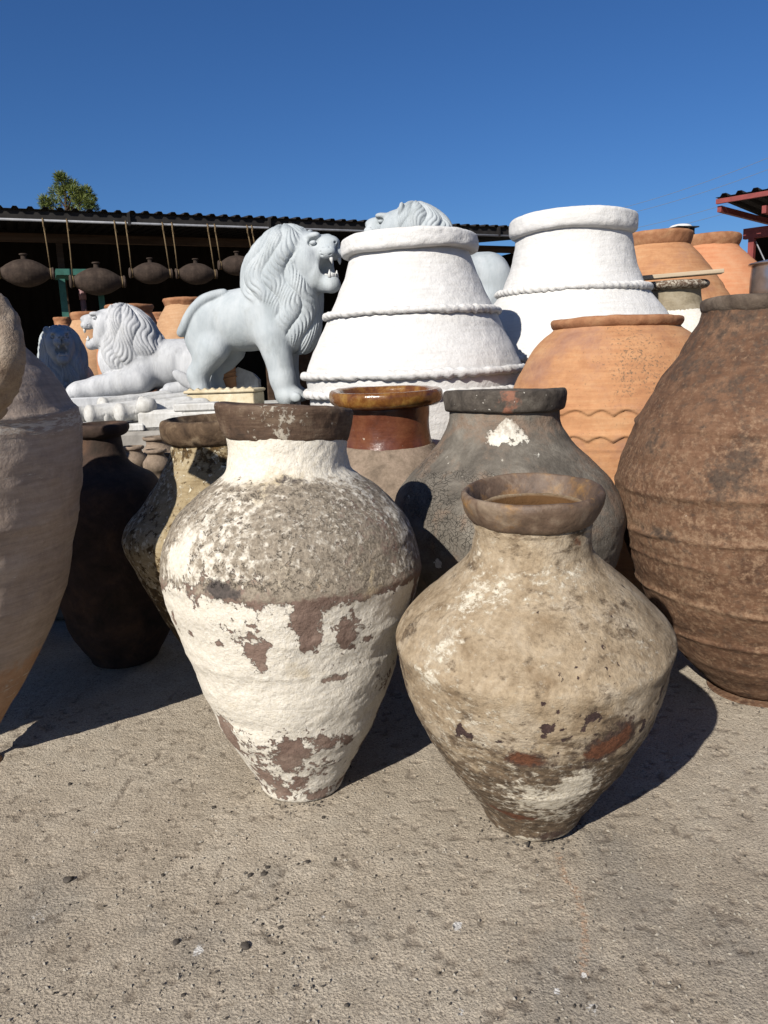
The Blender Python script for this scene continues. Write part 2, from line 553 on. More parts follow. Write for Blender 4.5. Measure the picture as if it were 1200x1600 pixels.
# ------------------------------------------------------------------ ground
def build_ground():
    xs = np.concatenate([[-160, -60, -25, -12, -7, -4.5, -3, -2.2, -1.8, -1.55], np.arange(-1.4, 1.6, 0.0055), [1.75, 2.0, 2.5, 3.2, 4.5, 7, 12, 25, 60, 160]])
    ys = np.concatenate([[-40, -15, -6, -3, -1, 0, 0.5, 0.8], np.arange(1.05, 2.75, 0.0055), [2.9, 3.1, 3.5, 4, 5, 7, 10, 15, 25, 60, 140, 300, 700]])
    X, Yg = np.meshgrid(xs, ys)
    p = np.stack([X, Yg, 0 * X], -1)
    wgt = sstep(X, -1.5, -1.3) * (1 - sstep(X, 1.5, 1.65)) * sstep(Yg, 0.9, 1.1) * (1 - sstep(Yg, 2.7, 2.9))
    n1 = fbm(p, 70, 2, 3, 0.6); n2 = fbm(p, 16, 2, 8); n3 = fbm(p, 3, 2, 12)
    z = 0.0026 * n1 * (0.35 + 0.65 * sstep(n3, -0.4, 0.5)) * sstep(fbm(p, 24, 2, 44), -0.5, 0.35) + 0.0008 * n2 + 0.0010 * n3
    pits = sstep(fbm(p, 38, 2, 31), 0.36, 0.6)
    z = z - 0.0035 * pits
    zfull = z * wgt - 0.004 * (1 - wgt)
    v = np.stack([X, Yg, zfull], -1).reshape(-1, 3)
    ny, nx = X.shape
    i = np.arange(ny - 1)[:, None]; j = np.arange(nx - 1)[None, :]
    a = i * nx + j
    me = mesh_np('ground', v, np.stack([a, a + 1, a + nx + 1, a + nx], -1).reshape(-1, 4))
    # rusty orange drip line that runs out from the foot of the front jar, white lime splashes, dark damp stains
    def line(pts, w):
        f = np.zeros(X.shape)
        for (x0, y0), (x1, y1) in zip(pts[:-1], pts[1:]):
            dx, dy = x1 - x0, y1 - y0
            t = np.clip(((X - x0) * dx + (Yg - y0) * dy) / (dx * dx + dy * dy), 0, 1)
            d = np.hypot(X - x0 - t * dx, Yg - y0 - t * dy)
            f = np.maximum(f, np.exp(-(d / w) ** 2))
        return f
    def g(px, py):
        a_, d_, _ = ray(px, py)
        return (a_ / d_ * H, H / d_)
    rust = line([g(872, 1335), g(885, 1375), g(897, 1385), g(912, 1430), g(914, 1475), g(910, 1520)], 0.022) * 0.5
    pale_mark = np.zeros(X.shape)
    for px, py, r, w in [(715, 1446, .014, .9), (912, 1522, .008, .9), (150, 1300, .012, .6), (60, 1430, .05, .45), (870, 1548, .012, .7), (655, 1290, .03, .3), (310, 1485, .02, .7), (925, 1575, .02, .6), (505, 1432, .008, .8), (720, 1580, .02, .5)]:
        gx, gy = g(px, py)
        pale_mark = np.maximum(pale_mark, w * np.exp(-((X - gx) ** 2 + ((Yg - gy) * .7) ** 2) / r ** 2))
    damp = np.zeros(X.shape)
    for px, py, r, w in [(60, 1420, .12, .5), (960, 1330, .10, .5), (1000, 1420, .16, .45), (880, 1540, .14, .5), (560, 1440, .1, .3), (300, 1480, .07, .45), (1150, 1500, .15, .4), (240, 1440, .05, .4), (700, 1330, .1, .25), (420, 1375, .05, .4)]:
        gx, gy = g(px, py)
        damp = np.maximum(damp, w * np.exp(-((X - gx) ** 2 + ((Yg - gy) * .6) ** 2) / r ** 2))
    for nm, arr in (('rust', rust), ('pale_mark', pale_mark), ('damp', damp), ('pit', pits * wgt)):
        at_ = me.attributes.new(nm, 'FLOAT', 'POINT')
        at_.data.foreach_set('value', arr.astype(np.float32).ravel())
    n = NT('rough_concrete')
    big = n.noise(1.1, 5, 0.6, 0.5)
    mid = n.noise(9, 7, 0.7, 0.3)
    fac = n.math('ADD', n.math('MULTIPLY', big, 0.6), n.math('MULTIPLY', mid, 0.4))
    col = n.ramp(fac, [(0.36, (0.44, 0.375, 0.295)), (0.5, (0.57, 0.495, 0.395)), (0.64, (0.66, 0.59, 0.485))])
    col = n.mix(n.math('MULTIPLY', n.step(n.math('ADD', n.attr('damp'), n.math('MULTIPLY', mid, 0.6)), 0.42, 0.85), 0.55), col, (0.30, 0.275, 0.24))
    gr = n.noise(130, 5, 0.78)
    col = n.mix(0.75, col, n.ramp(gr, [(0.34, (0.16, 0.14, 0.12)), (0.47, (0.74, 0.73, 0.71)), (0.60, (1, 0.98, 0.94))]), 'MULTIPLY')
    cell = n.voro(95, 'F1')
    chips = n.noise(60, 2, 0.5, 0.0, n.vec((1, 1, 1), loc=(4, 7, 1)))
    col = n.mix(n.math('MULTIPLY', n.step(chips, 0.66, 0.70), 0.7), col, (0.52, 0.455, 0.345))
    chd = n.noise(75, 2, 0.5, 0.4, n.vec((1, 1, 1), loc=(14, 3, 1)))
    col = n.mix(n.math('MULTIPLY', n.step(chd, 0.68, 0.73), 0.8), col, (0.085, 0.065, 0.05))
    tiny = n.noise(240, 2, 0.5, 0.2, n.vec((1, 1, 1), loc=(2, 3, 5)))
    col = n.mix(n.math('MULTIPLY', n.step(tiny, 0.60, 0.68), 0.7), col, (0.10, 0.08, 0.062))
    col = n.mix(n.math('MULTIPLY', n.attr('pit'), 0.45), col, (0.13, 0.10, 0.078))
    rj = n.math('ADD', n.attr('rust'), n.math('MULTIPLY', n.math('SUBTRACT', n.noise(90, 5, 0.7), 0.5), 0.9))
    col = n.mix(n.math('MULTIPLY', n.step(rj, 0.38, 0.66), 0.5), col, (0.52, 0.25, 0.11))
    lj = n.math('ADD', n.attr('pale_mark'), n.math('MULTIPLY', n.math('SUBTRACT', n.noise(120, 5, 0.7, 0.4), 0.5), 1.5))
    col = n.mix(n.step(lj, 0.52, 0.62), col, (0.72, 0.70, 0.66))
    h = n.math('MULTIPLY', n.noise(230, 5, 0.8), n.math('MULTIPLY', n.step(n.noise(14, 4, 0.6), 0.35, 0.65, 0.35, 1.0), 0.0040))
    h = n.math('ADD', h, n.math('MULTIPLY', n.noise(360, 3, 0.6), 0.0022))
    h = n.math('ADD', h, n.math('MULTIPLY', n.voro(150, 'F1'), 0.0022))
    n.bump(h)
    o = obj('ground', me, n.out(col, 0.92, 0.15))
    o['kind'] = 'structure'
    return o
ground = build_ground()

# ------------------------------------------------------------------ materials of the jars
M_white_peel = clay('peeling_limewash', [(0.19, 0.125, 0.098), (0.26, 0.18, 0.142), (0.33, 0.245, 0.195)], 9, layers=[
    ('paint', (0.66, 0.60, 0.49), (0.78, 0.735, 0.645), 44, 1.0, 0.05, 0.0036),
    ('ochre', (0.50, 0.40, 0.25), (0.60, 0.50, 0.34), 9, 0.75, 0.25, 0.0),
    ('grime', (0.17, 0.14, 0.105), (0.36, 0.305, 0.235), 40, 0.95, 0.22, 0.0),
    ('flake', (0.58, 0.52, 0.42), (0.76, 0.71, 0.61), 90, 1.0, 0.16, 0.0008),
    ('soot', (0.05, 0.045, 0.04), (0.11, 0.09, 0.08), 40, 0.8, 0.2, 0.0)], bump=0.0042, bscale=70, big=0.007, mottle=0.36)
M_old_rim = clay('old_brown_rim', [(0.055, 0.038, 0.028), (0.12, 0.075, 0.05), (0.22, 0.16, 0.11)], 14, layers=[
    ('rimlime', (0.34, 0.30, 0.24), (0.48, 0.43, 0.35), 48, 1.0, 0.06, 0.0006)], bump=0.0022, bscale=70, streak=0.35, rough=0.75)
M_front = clay('stained_plaster_clay', [(0.30, 0.215, 0.13), (0.46, 0.36, 0.24), (0.58, 0.485, 0.36)], 9, layers=[
    ('mould', (0.055, 0.038, 0.025), (0.19, 0.135, 0.085), 20, 1.15, 0.22, -0.0006, (1, 1, 1.7)),
    ('white', (0.56, 0.49, 0.37), (0.74, 0.68, 0.56), 46, 1.0, 0.2, 0.0010, (1, 1, 1.5)),
    ('halo', (0.035, 0.024, 0.02), (0.10, 0.062, 0.045), 40, 0.85, 0.2, -0.0008),
    ('red', (0.085, 0.034, 0.018), (0.185, 0.075, 0.038), 40, 0.7, 0.2, -0.001),
    ('spot', (0.035, 0.022, 0.02), (0.075, 0.045, 0.04), 60, 0.85, 0.05, -0.001),
    ('foot', (0.085, 0.045, 0.03), (0.15, 0.09, 0.06), 20, 0.5, 0.15, 0.0)], bump=0.0036, bscale=85, big=0.006, mottle=0.62, inner=(0.11, 0.055, 0.02))
M_front_rim = clay('worn_clay_rim', [(0.075, 0.048, 0.032), (0.155, 0.10, 0.066), (0.28, 0.21, 0.145)], 10, layers=[
    ('inside', (0.26, 0.12, 0.03), (0.34, 0.19, 0.06), 14, 0.7, 0.2, 0.0)], bump=0.0016, bscale=80, rough=0.62, spec=0.4)
M_tan_moss = clay('mossy_tan_clay', [(0.20, 0.145, 0.075), (0.37, 0.29, 0.17), (0.50, 0.43, 0.30)], 11, layers=[
    ('flake', (0.62, 0.55, 0.40), (0.72, 0.66, 0.52), 46, 1.1, 0.07, 0.001),
    ('mould', (0.03, 0.022, 0.014), (0.13, 0.08, 0.03), 32, 1.1, 0.10, 0.0)], bump=0.0028, bscale=55, big=0.006, streak=0.3)
M_grey_crack = clay('cracked_grey_clay', [(0.11, 0.097, 0.08), (0.175, 0.155, 0.128), (0.26, 0.235, 0.195)], 9, layers=[
    ('white', (0.66, 0.62, 0.52), (0.78, 0.75, 0.66), 40, 0.7, 0.04, 0.0016),
    ('rosy', (0.19, 0.13, 0.09), (0.26, 0.19, 0.14), 12, 0.9, 0.25, 0.0)], bump=0.0045, bscale=80, big=0.004,
    specks=((0.42, 0.39, 0.33), 55, 0.73), crack=(58, 0.045, 0.004, 'crk'))
M_grey_rim = clay('dark_grey_rim', [(0.045, 0.038, 0.032), (0.095, 0.08, 0.066), (0.16, 0.14, 0.115)], 16, layers=[
    ('rosyrim', (0.25, 0.10, 0.06), (0.30, 0.15, 0.10), 22, 0.8, 0.15, 0.0)], bump=0.0026, bscale=90, specks=((0.55, 0.52, 0.46), 70, 0.70))
M_glaze = clay('brown_glaze', [(0.07, 0.022, 0.012), (0.145, 0.045, 0.022), (0.20, 0.075, 0.035)], 10, rough=0.3, spec=0.5, bump=0.0008, bscale=40,
               streak=0.25, specks=((0.42, 0.33, 0.25), 60, 0.72))
M_glaze_rim = clay('amber_glaze', [(0.10, 0.032, 0.012), (0.20, 0.08, 0.02), (0.33, 0.18, 0.045)], 16, rough=0.2, spec=0.5, bump=0.0008, bscale=40)
M_rosy = clay('dusty_rosy_clay', [(0.17, 0.13, 0.095), (0.30, 0.23, 0.17), (0.38, 0.29, 0.22)], 9, bump=0.003, bscale=60, mottle=0.55)
M_terra = clay('orange_terracotta', [(0.38, 0.175, 0.085), (0.51, 0.258, 0.125), (0.58, 0.335, 0.175)], 4.5, layers=[
    ('lichen', (0.09, 0.07, 0.05), (0.22, 0.14, 0.085), 95, 1.0, 0.12, 0.0),
    ('smoke', (0.30, 0.15, 0.10), (0.40, 0.22, 0.14), 7, 0.9, 0.35, 0.0)], bump=0.0008, bscale=120, big=0.002, streak=0.4, mottle=0.25)
M_terra_red = clay('red_terracotta', [(0.48, 0.19, 0.09), (0.56, 0.25, 0.125), (0.58, 0.31, 0.17)], 3.5, bump=0.0007, bscale=120, big=0.002, streak=0.4, mottle=0.12)
M_terra_rim = clay('terracotta_rim', [(0.28, 0.125, 0.06), (0.38, 0.18, 0.09), (0.46, 0.25, 0.13)], 9, bump=0.0012, bscale=90, mottle=0.3)
M_terra_pale = clay('pale_terracotta', [(0.42, 0.24, 0.13), (0.52, 0.31, 0.17), (0.57, 0.39, 0.24)], 5, bump=0.0009, bscale=110, streak=0.4, mottle=0.2)
M_brown = clay('old_brown_clay', [(0.085, 0.043, 0.026), (0.17, 0.09, 0.052), (0.26, 0.15, 0.09)], 8, layers=[
    ('pale', (0.21, 0.125, 0.075), (0.33, 0.22, 0.14), 60, 1.0, 0.3, 0.0006),
    ('dark', (0.05, 0.034, 0.026), (0.10, 0.07, 0.05), 34, 1.0, 0.32, 0.0)], bump=0.0026, bscale=60, big=0.006, streak=0.25, mottle=0.45,
    specks=((0.50, 0.42, 0.33), 75, 0.76))
M_grey_dust = clay('dusty_grey_brown_clay', [(0.32, 0.25, 0.20), (0.45, 0.36, 0.295), (0.56, 0.47, 0.395)], 6, layers=[
    ('earth', (0.36, 0.21, 0.125), (0.48, 0.31, 0.2), 10, 0.8, 0.22, 0.0),
    ('pale_mark', (0.60, 0.53, 0.45), (0.70, 0.63, 0.54), 22, 1.0, 0.12, 0.0008, (1, 1, 6))], bump=0.0014, bscale=60, big=0.006, streak=0.45, mottle=0.25)
M_lug = clay('gritty_buff_clay', [(0.26, 0.19, 0.14), (0.36, 0.28, 0.21), (0.45, 0.37, 0.29)], 12, bump=0.006, bscale=48, big=0.008, mottle=0.4)
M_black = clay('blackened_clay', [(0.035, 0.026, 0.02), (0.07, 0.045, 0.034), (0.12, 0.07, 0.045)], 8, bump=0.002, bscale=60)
M_limewash = clay('white_limewash', [(0.64, 0.625, 0.595), (0.72, 0.71, 0.69), (0.77, 0.76, 0.745)], 5, layers=[('none', (0.50, 0.47, 0.42), (0.58, 0.55, 0.5), 9, 1.0, 0.35, 0.0, (.4, .4, 3))], bump=0.003, bscale=60, big=0.009, streak=0.6, mottle=0.10,
                  specks=((0.30, 0.28, 0.25), 42, 0.80))
M_taupe = clay('taupe_smoked_clay', [(0.20, 0.165, 0.11), (0.31, 0.26, 0.18), (0.40, 0.35, 0.26)], 8, layers=[
    ('white', (0.62, 0.58, 0.5), (0.76, 0.73, 0.66), 26, 0.55, 0.05, 0.002)], bump=0.0016, bscale=60, streak=0.2)

# ------------------------------------------------------------------ the two front jars
pW = [(1203, 73), (1150, 108), (1100, 135), (1050, 156), (1000, 174), (950, 192), (905, 205), (882, 208), (858, 206), (835, 201), (800, 183), (765, 149), (745, 117), (732, 100), (715, 96), (690, 95), (668, 97)]
def fW(TH, PY, HW, pos):
    hwt(pW)
    sh = sstep(PY, 728, 752) * (1 - sstep(PY + 10 * fbm(pos, 7, 2, 4), 880, 896))       # shoulder zone
    left = blobs(TH, PY, HW, 452, [(278, 850, 28, 24, .8), (300, 820, 20, 22, .5), (255, 880, 14, 14, .5)])
    peel = blobs(TH, PY, HW, 455, [(470, 905, 15, 16, .75), (466, 925, 17, 16, .85), (472, 950, 13, 15, .85), (395, 962, 16, 13, .7), (402, 982, 10, 12, .6), (413, 948, 8, 8, .5),
        (524, 945, 14, 24, .55), (560, 960, 10, 6, .5), (505, 1010, 26, 5, .55), (432, 1140, 14, 18, .62), (455, 1128, 12, 9, .4), (500, 1112, 22, 9, .62), (528, 1120, 16, 8, .5), (440, 1110, 12, 8, .5),
        (340, 1108, 13, 20, .85), (352, 1122, 9, 14, .7), (478, 1213, 22, 7, .5), (520, 1205, 14, 8, .45), (425, 1205, 12, 10, .4), (590, 1100, 26, 14, .6), (620, 1060, 12, 12, .6), (640, 900, 10, 30, .6), (645, 940, 12, 22, .5),
        (275, 935, 10, 16, .55), (300, 950, 12, 6, .5), (340, 955, 12, 6, .45), (560, 1150, 20, 12, .45), (400, 1180, 14, 10, .5), (450, 1185, 10, 10, .4), (540, 1180, 14, 8, .5)])
    low = 0.13 * sstep(PY, 1100, 1160) - 0.12 * sstep(PY, 1205, 1235)
    band = np.exp(-((PY - 884 - 5 * np.sin(TH * 3)) / 13) ** 2)
    paint = 0.95 - 0.34 * sstep(fbm(pos, 5, 2, 31), -0.1, 0.45) - peel * 1.15 - low - 0.62 * band * sstep(TH, -1.6, -0.2 + 0 * TH) * 0.9 - 0.6 * band * (1 - sstep(TH, -1.3, -0.9)) - 0.25 * sh + 0.35 * left
    paint = paint - 0.55 * sstep(TH, 1.0, 1.35) * (1 - sstep(PY, 930, 990)) * sstep(PY, 860, 880)
    return dict(paint=paint, grime=sh * (0.66 - 0.62 * np.clip(left, 0, 1) + 0.12 * np.sin(TH * 4 + 1)) + 0.14 * (1 - sh) * sstep(PY, 1000, 1200) ,
                flake=sh * (0.14 + 0.08 * np.sin(TH * 5) + 0.14 * np.exp(-((PY - 790) / 22) ** 2)) , ochre=0.12 * sh + blobs(TH, PY, HW, 452, [(430, 735, 70, 22, .55), (560, 870, 26, 30, .4), (450, 980, 30, 60, .38), (470, 860, 60, 20, .4), (370, 1030, 60, 60, .22), (470, 1235, 60, 22, .6)]),
                soot=blobs(TH, PY, HW, 452, [(345, 872, 24, 12, .9), (360, 880, 20, 8, .5), (440, 740, 26, 9, .45), (480, 742, 24, 7, .35)]) , rimlime=0.15 + 0.25 * np.exp(-((TH + 0.1) / 0.4) ** 2))
jW = Jar('clay_jar', 'tall front jar with flaking white limewash and brown flared rim, left of the beige jar', 'jar', 437, 1.69, pW, 60, M_white_peel,
         rim=[(686, 96), (681, 101), (668, 105), (650, 110), (638, 112), (633, 109)], rim_mat=M_old_rim, inner=90, rim_tilt=-3.5, lean=(1.0, -3.0), nt=320, nz=260, fields=fW, seed=2, wob=0.010, fine=0.0012,
         ridges=[(1000, 0.002, 4), (950, 0.0012, 5), (884, 0.004, 6), (1060, .0012, 5)], group='old jars in the front rows')

pF = [(1300, 57), (1290, 59), (1268, 70), (1240, 95), (1200, 124), (1150, 161), (1088, 190), (1040, 205), (1010, 211), (986, 215), (966, 211), (944, 193), (910, 155), (885, 120), (870, 102), (856, 92), (835, 88), (812, 88), (795, 90)]
def fF(TH, PY, HW, pos):
    hwt(pF)
    B = lambda l: blobs(TH, PY, HW, 838, l)
    low = sstep(PY + 18 * fbm(pos, 5, 2, 8), 1050, 1150)
    mould = 0.15 + 0.18 * sstep(fbm(pos, 6, 2, 18), 0, .5) + 0.62 * low + B([(905, 1105, 60, 50, .25), (800, 1090, 50, 40, .2), (930, 1150, 50, 40, .35), (860, 1180, 70, 14, .2), (760, 1180, 30, 60, .15), (860, 1230, 90, 30, .35), (640, 1000, 12, 60, .45), (760, 1230, 40, 25, .3), (690, 1110, 18, 40, .2), (1000, 1100, 24, 60, .3), (900, 820, 16, 22, .5), (760, 815, 40, 6, .25), (870, 1252, 45, 8, .55), (940, 1040, 60, 18, .2), (650, 950, 20, 14, .3), (720, 1060, 40, 30, .12)])
    white = 0.12 + 0.10 * sstep(PY, 1040, 1100) + B([(785, 878, 34, 16, .3), (770, 900, 60, 18, .14), (690, 992, 26, 14, .42), (700, 960, 30, 26, .25), (715, 945, 14, 12, .35), (735, 905, 26, 16, .35), (740, 1045, 70, 40, .22), (905, 1125, 24, 24, .55), (880, 1150, 40, 20, .45), (855, 1170, 40, 12, .4), (870, 1200, 60, 18, .3), (820, 1140, 40, 30, .22), (880, 870, 40, 18, .3), (1000, 960, 30, 30, .12), (720, 1180, 26, 40, .28), (860, 1262, 60, 6, .35), (760, 840, 26, 30, .25)])
    red = B([(826, 1078, 27, 13, .85), (945, 1066, 22, 14, .95), (925, 1074, 18, 11, .9), (962, 1052, 12, 14, .7), (802, 1206, 26, 6, .75), (830, 1212, 26, 5, .6), (775, 1200, 12, 6, .55), (815, 1222, 8, 8, .5), (905, 828, 16, 10, .5)])
    halo = B([(830, 1080, 42, 20, .72), (940, 1066, 42, 22, .9), (965, 1045, 26, 20, .5), (865, 1255, 34, 8, .8), (910, 1100, 20, 16, .3), (900, 1185, 30, 10, .45), (1000, 1055, 14, 22, .4)])
    rs = np.random.default_rng(4)
    sp = [(858, 1028, 10, 9, .9), (918, 1015, 12, 9, .95), (905, 1030, 5, 6, .7), (740, 1053, 8, 8, .85), (754, 1058, 8, 6, .7), (735, 1060, 5, 8, .6), (852, 992, 5, 5, .8), (871, 1003, 5, 4, .7), (880, 1045, 6, 4, .7), (876, 1030, 4, 3, .6), (1020, 1025, 6, 12, .8), (1030, 1030, 4, 10, .6), (990, 1050, 7, 7, .7), (988, 1062, 7, 6, .7), (938, 940, 4, 4, .7), (876, 960, 3, 3, .6), (950, 950, 3, 3, .6), (795, 1055, 5, 4, .6), (836, 1018, 4, 3, .6)]
    for _ in range(46):
        sp.append((rs.normal(930, 50), rs.normal(960, 30), 2.2, 2.2, rs.uniform(.4, .7)))
    for _ in range(40):
        sp.append((rs.normal(860, 80), rs.normal(1040, 22), 3, 2.6, rs.uniform(.4, .65)))
    return dict(mould=np.clip(mould, 0, 1), white=white, red=red, halo=halo, spot=B(sp), foot=sstep(PY, 1258, 1276) * 0.9, inside=np.zeros_like(TH) + 0.3)
jF = Jar('clay_jar', 'squat front jar of beige stained clay with red-brown bare patches and wide open mouth', 'jar', 832, 1.50, pF, 56, M_front,
         rim=[(808, 89), (804, 95), (792, 102), (774, 108), (766, 107.5), (762, 105)], rim_mat=M_front_rim, inner=96, lean=(0, 4.5), nt=320, nz=260, fields=fF, seed=5, wob=0.008, fine=0.001,
         ridges=[(1160, 0.003, 4), (1120, .002, 5), (985, .003, 8), (815, .005, 3)], group='old jars in the front rows')

# ------------------------------------------------------------------ the jars just behind them
pT = [(1057, 50), (1030, 66), (995, 86), (948, 112), (905, 133), (875, 147), (845, 160), (822, 163), (803, 155), (785, 136), (749, 107), (730, 95), (712, 85), (690, 79), (678, 80)]
def fT(TH, PY, HW, pos):
    return dict(flake=0.36 + 0.12 * np.sin(TH * 3) + 0 * PY, mould=0.3 + 0.12 * fbm(pos, 9, 2, 7) + 0.42 * sstep(PY, 840, 940) + 0.25 * np.exp(-((PY - 700) / 18) ** 2) + 0.1 * fbm(pos, 6, 2, 3))
jT = Jar('clay_jar', 'mossy tan jar with gold-brown speckles tucked behind the white flaking jar', 'jar', 345, 2.25, pT, 42, M_tan_moss,
         rim=[(689, 78), (684, 87), (670, 93), (658, 93), (652, 89)], rim_mat=clay('tan_mossy_rim', [(0.055, 0.035, 0.022), (0.13, 0.085, 0.052), (0.27, 0.20, 0.13)], 16, bump=0.0025, bscale=70), inner=80, nt=220, nz=170, seed=8, wob=0.009, fields=fT, group='old jars in the front rows')
pD = [(1020, 62), (980, 80), (920, 94), (860, 99), (800, 97), (765, 90), (745, 80), (732, 54), (722, 42), (700, 35), (680, 33), (668, 35)]
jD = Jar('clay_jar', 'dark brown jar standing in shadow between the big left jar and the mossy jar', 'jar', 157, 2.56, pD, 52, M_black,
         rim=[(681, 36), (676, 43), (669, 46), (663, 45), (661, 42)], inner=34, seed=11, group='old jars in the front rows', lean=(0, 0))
pG = [(1040, 72), (1000, 100), (950, 135), (900, 160), (850, 178), (808, 184), (775, 178), (745, 160), (717, 133), (695, 110), (680, 98), (664, 90), (645, 87), (625, 88)]
def fG(TH, PY, HW, pos):
    hwt(pG)
    return dict(white=blobs(TH, PY, HW, 785, [(790, 656, 10, 8, .9), (782, 668, 20, 10, .8), (770, 680, 18, 8, .6), (812, 672, 10, 12, .55), (800, 685, 20, 6, .4), (690, 846, 9, 8, .9), (640, 760, 10, 5, .4), (830, 700, 12, 5, .45), (700, 760, 14, 5, .3), (755, 640, 6, 6, .3)]),
                rosy=0.28 + blobs(TH, PY, HW, 785, [(800, 655, 80, 18, .3), (650, 700, 30, 20, .3), (950, 760, 30, 60, .3)]), crk=sstep(PY, 688, 705) * (1 - sstep(PY, 800, 850)) * sstep(fbm(pos, 7, 2, 2), -0.05, 0.3) * sstep(-TH, -1.0, 0.3),
                rosyrim=np.exp(-((TH - 0.1) / 0.22) ** 2) * 0.62)
jG = Jar('clay_jar', 'charcoal grey jar with crazed shoulder and white patch on its neck', 'jar', 788, 2.2, pG, 62, M_grey_crack,
         rim=[(642, 86), (640, 94), (632, 97), (615, 98), (609, 96)], rim_mat=M_grey_rim, inner=76, lean=(0, -1.5), nt=240, nz=180, seed=14, wob=0.009, fields=fG, fine=0.001, group='old jars in the front rows')
pN = [(960, 60), (920, 84), (860, 110), (800, 124), (750, 115), (722, 97), (704, 78), (694, 70)]
jN = Jar('clay_jar', 'jar with glossy red-brown glazed neck and amber rim behind the charcoal jar', 'jar', 606, 2.72, pN, 50, M_rosy,
         rim=[(634, 66), (632, 80), (626, 86), (614, 87), (609, 84)], rim_mat=M_glaze_rim, inner=72, nt=180, nz=110, seed=17, group='old jars in the front rows', lean=(0, 2))
jN.ring('neck', [(697, 70), (694, 69), (680, 66), (660, 65), (640, 66), (632, 66)], 58, M_glaze, 180, 0.5)
eB = [(1085, 1130), (1068, 1104), (1030, 1062), (985, 1028), (930, 1000), (880, 983), (840, 974), (790, 965), (740, 963), (700, 973), (650, 995), (620, 1012), (580, 1037), (550, 1062), (520, 1081), (500, 1092), (484, 1098), (474, 1097)]
pB = [(y, 1225 - x) for y, x in eB]
def fB(TH, PY, HW, pos):
    hwt(pB)
    return dict(pale=0.2 + 0.18 * sstep(PY, 560, 700) + 0.2 * np.exp(-((PY - 800) / 7) ** 2) + 0.2 * np.exp(-((PY - 905) / 6) ** 2) + 0.1 * fbm(pos, 4, 2, 5),
                dark=0.20 + 0.30 * (1 - sstep(PY, 480, 620)) + blobs(TH, PY, HW, 1215, [(1075, 570, 30, 18, .3), (1040, 670, 22, 26, .3), (1150, 720, 30, 26, .45), (1185, 690, 20, 30, .4), (1060, 805, 34, 10, .4), (1150, 600, 60, 30, .2)]))
jB = Jar('clay_jar', 'huge brown ribbed jar cropped by the right edge of the photo', 'jar', 1222, 2.12, eB, 84, M_brown,
         rim=[(488, 122), (484, 131), (476, 135), (466, 135), (462, 130)], rim_mat=clay('brown_jar_rim', [(0.075, 0.055, 0.042), (0.14, 0.105, 0.078), (0.22, 0.175, 0.135)], 12, bump=0.003, bscale=60), inner=100, nt=300, nz=220, edges=True, seed=20, wob=0.010, fields=fB, fine=0.0015,
         ridges=[(655, .010, 4), (745, .009, 5), (808, .012, 4), (848, .008, 3), (905, .013, 4), (965, .012, 4), (1010, .006, 4)], group='old jars in the front rows')
eL = [(1166, -24), (1144, 0), (1115, 22), (1068, 51), (1002, 85), (930, 109), (857, 121), (803, 130), (749, 133), (689, 130), (657, 125), (637, 113), (596, 87), (555, 48), (530, 22), (480, -4), (440, -10)]
def fL(TH, PY, HW, pos):
    return dict(earth=0.10 + 0.75 * sstep(PY + 14 * fbm(pos, 4, 2, 2), 1000, 1070) + 0.3 * fbm(pos, 3, 2, 9), pale_mark=0.10 + 0.45 * np.exp(-((PY - 665) / 16) ** 2) + 0.25 * np.exp(-((PY - 1060) / 20) ** 2))  # thin pale streaks around the shoulder and near the foot
jL = Jar('clay_jar', 'big dusty grey-brown jar with a thick handle, cropped by the left edge', 'jar', -140, 1.85, eL, 30, M_grey_dust,
         rim=[(446, 98), (440, 112), (428, 114), (420, 108)], inner=90, nt=280, nz=200, edges=True, seed=23, wob=0.008, fields=fL, ridges=[(648, .008, 4), (672, .004, 3), (810, .004, 6), (930, .003, 6)], group='old jars in the front rows')
def lug(jar):
    """thick gritty handle from the neck to the shoulder"""
    inv = jar.root.matrix_basis.inverted()
    ctl = [(-70, 470, 1.58), (-40, 478, 1.50), (-8, 506, 1.455), (4, 552, 1.43), (0, 596, 1.45), (-14, 640, 1.50)]
    P = np.array([list(inv @ at(*c)) for c in ctl])
    P = spline(np.hstack([P, np.zeros((len(P), 1))]), 60)[:, :3]
    rad = np.interp(np.linspace(0, 1, 60), [0, .3, .6, 1], [.05, .052, .052, .03])
    mb = MB().tube([tuple(p) for p in P], list(rad), 40)
    v = np.array(mb.v)
    nrm = v - np.repeat(P, 40, 0)
    nrm /= np.linalg.norm(nrm, axis=1, keepdims=True)
    v = v + nrm * (0.008 * fbm(v, 14, 3, 4) + 0.006 * fbm(v, 45, 2, 6))[:, None]
    mb.v = [tuple(p) for p in v]
    obj('handle', mb.mesh('handle', True), M_lug, jar.root)
bpy.context.view_layer.update()
lug(jL)
nb = jL.root.copy(); C.objects.link(nb)                 # unseen neighbour in the row, added to shade the left jar and ground
nb.location = (-1.80 * H, 1.40 * H, 0); nb.rotation_euler = (0, 0, 2.4); nb.scale = (1.05, 1.05, 1.1)
nb['label'] = 'big dusty jar added outside the frame to shade the cropped jar'
for ch in list(jL.root.children):
    c = ch.copy(); C.objects.link(c); c.parent = nb

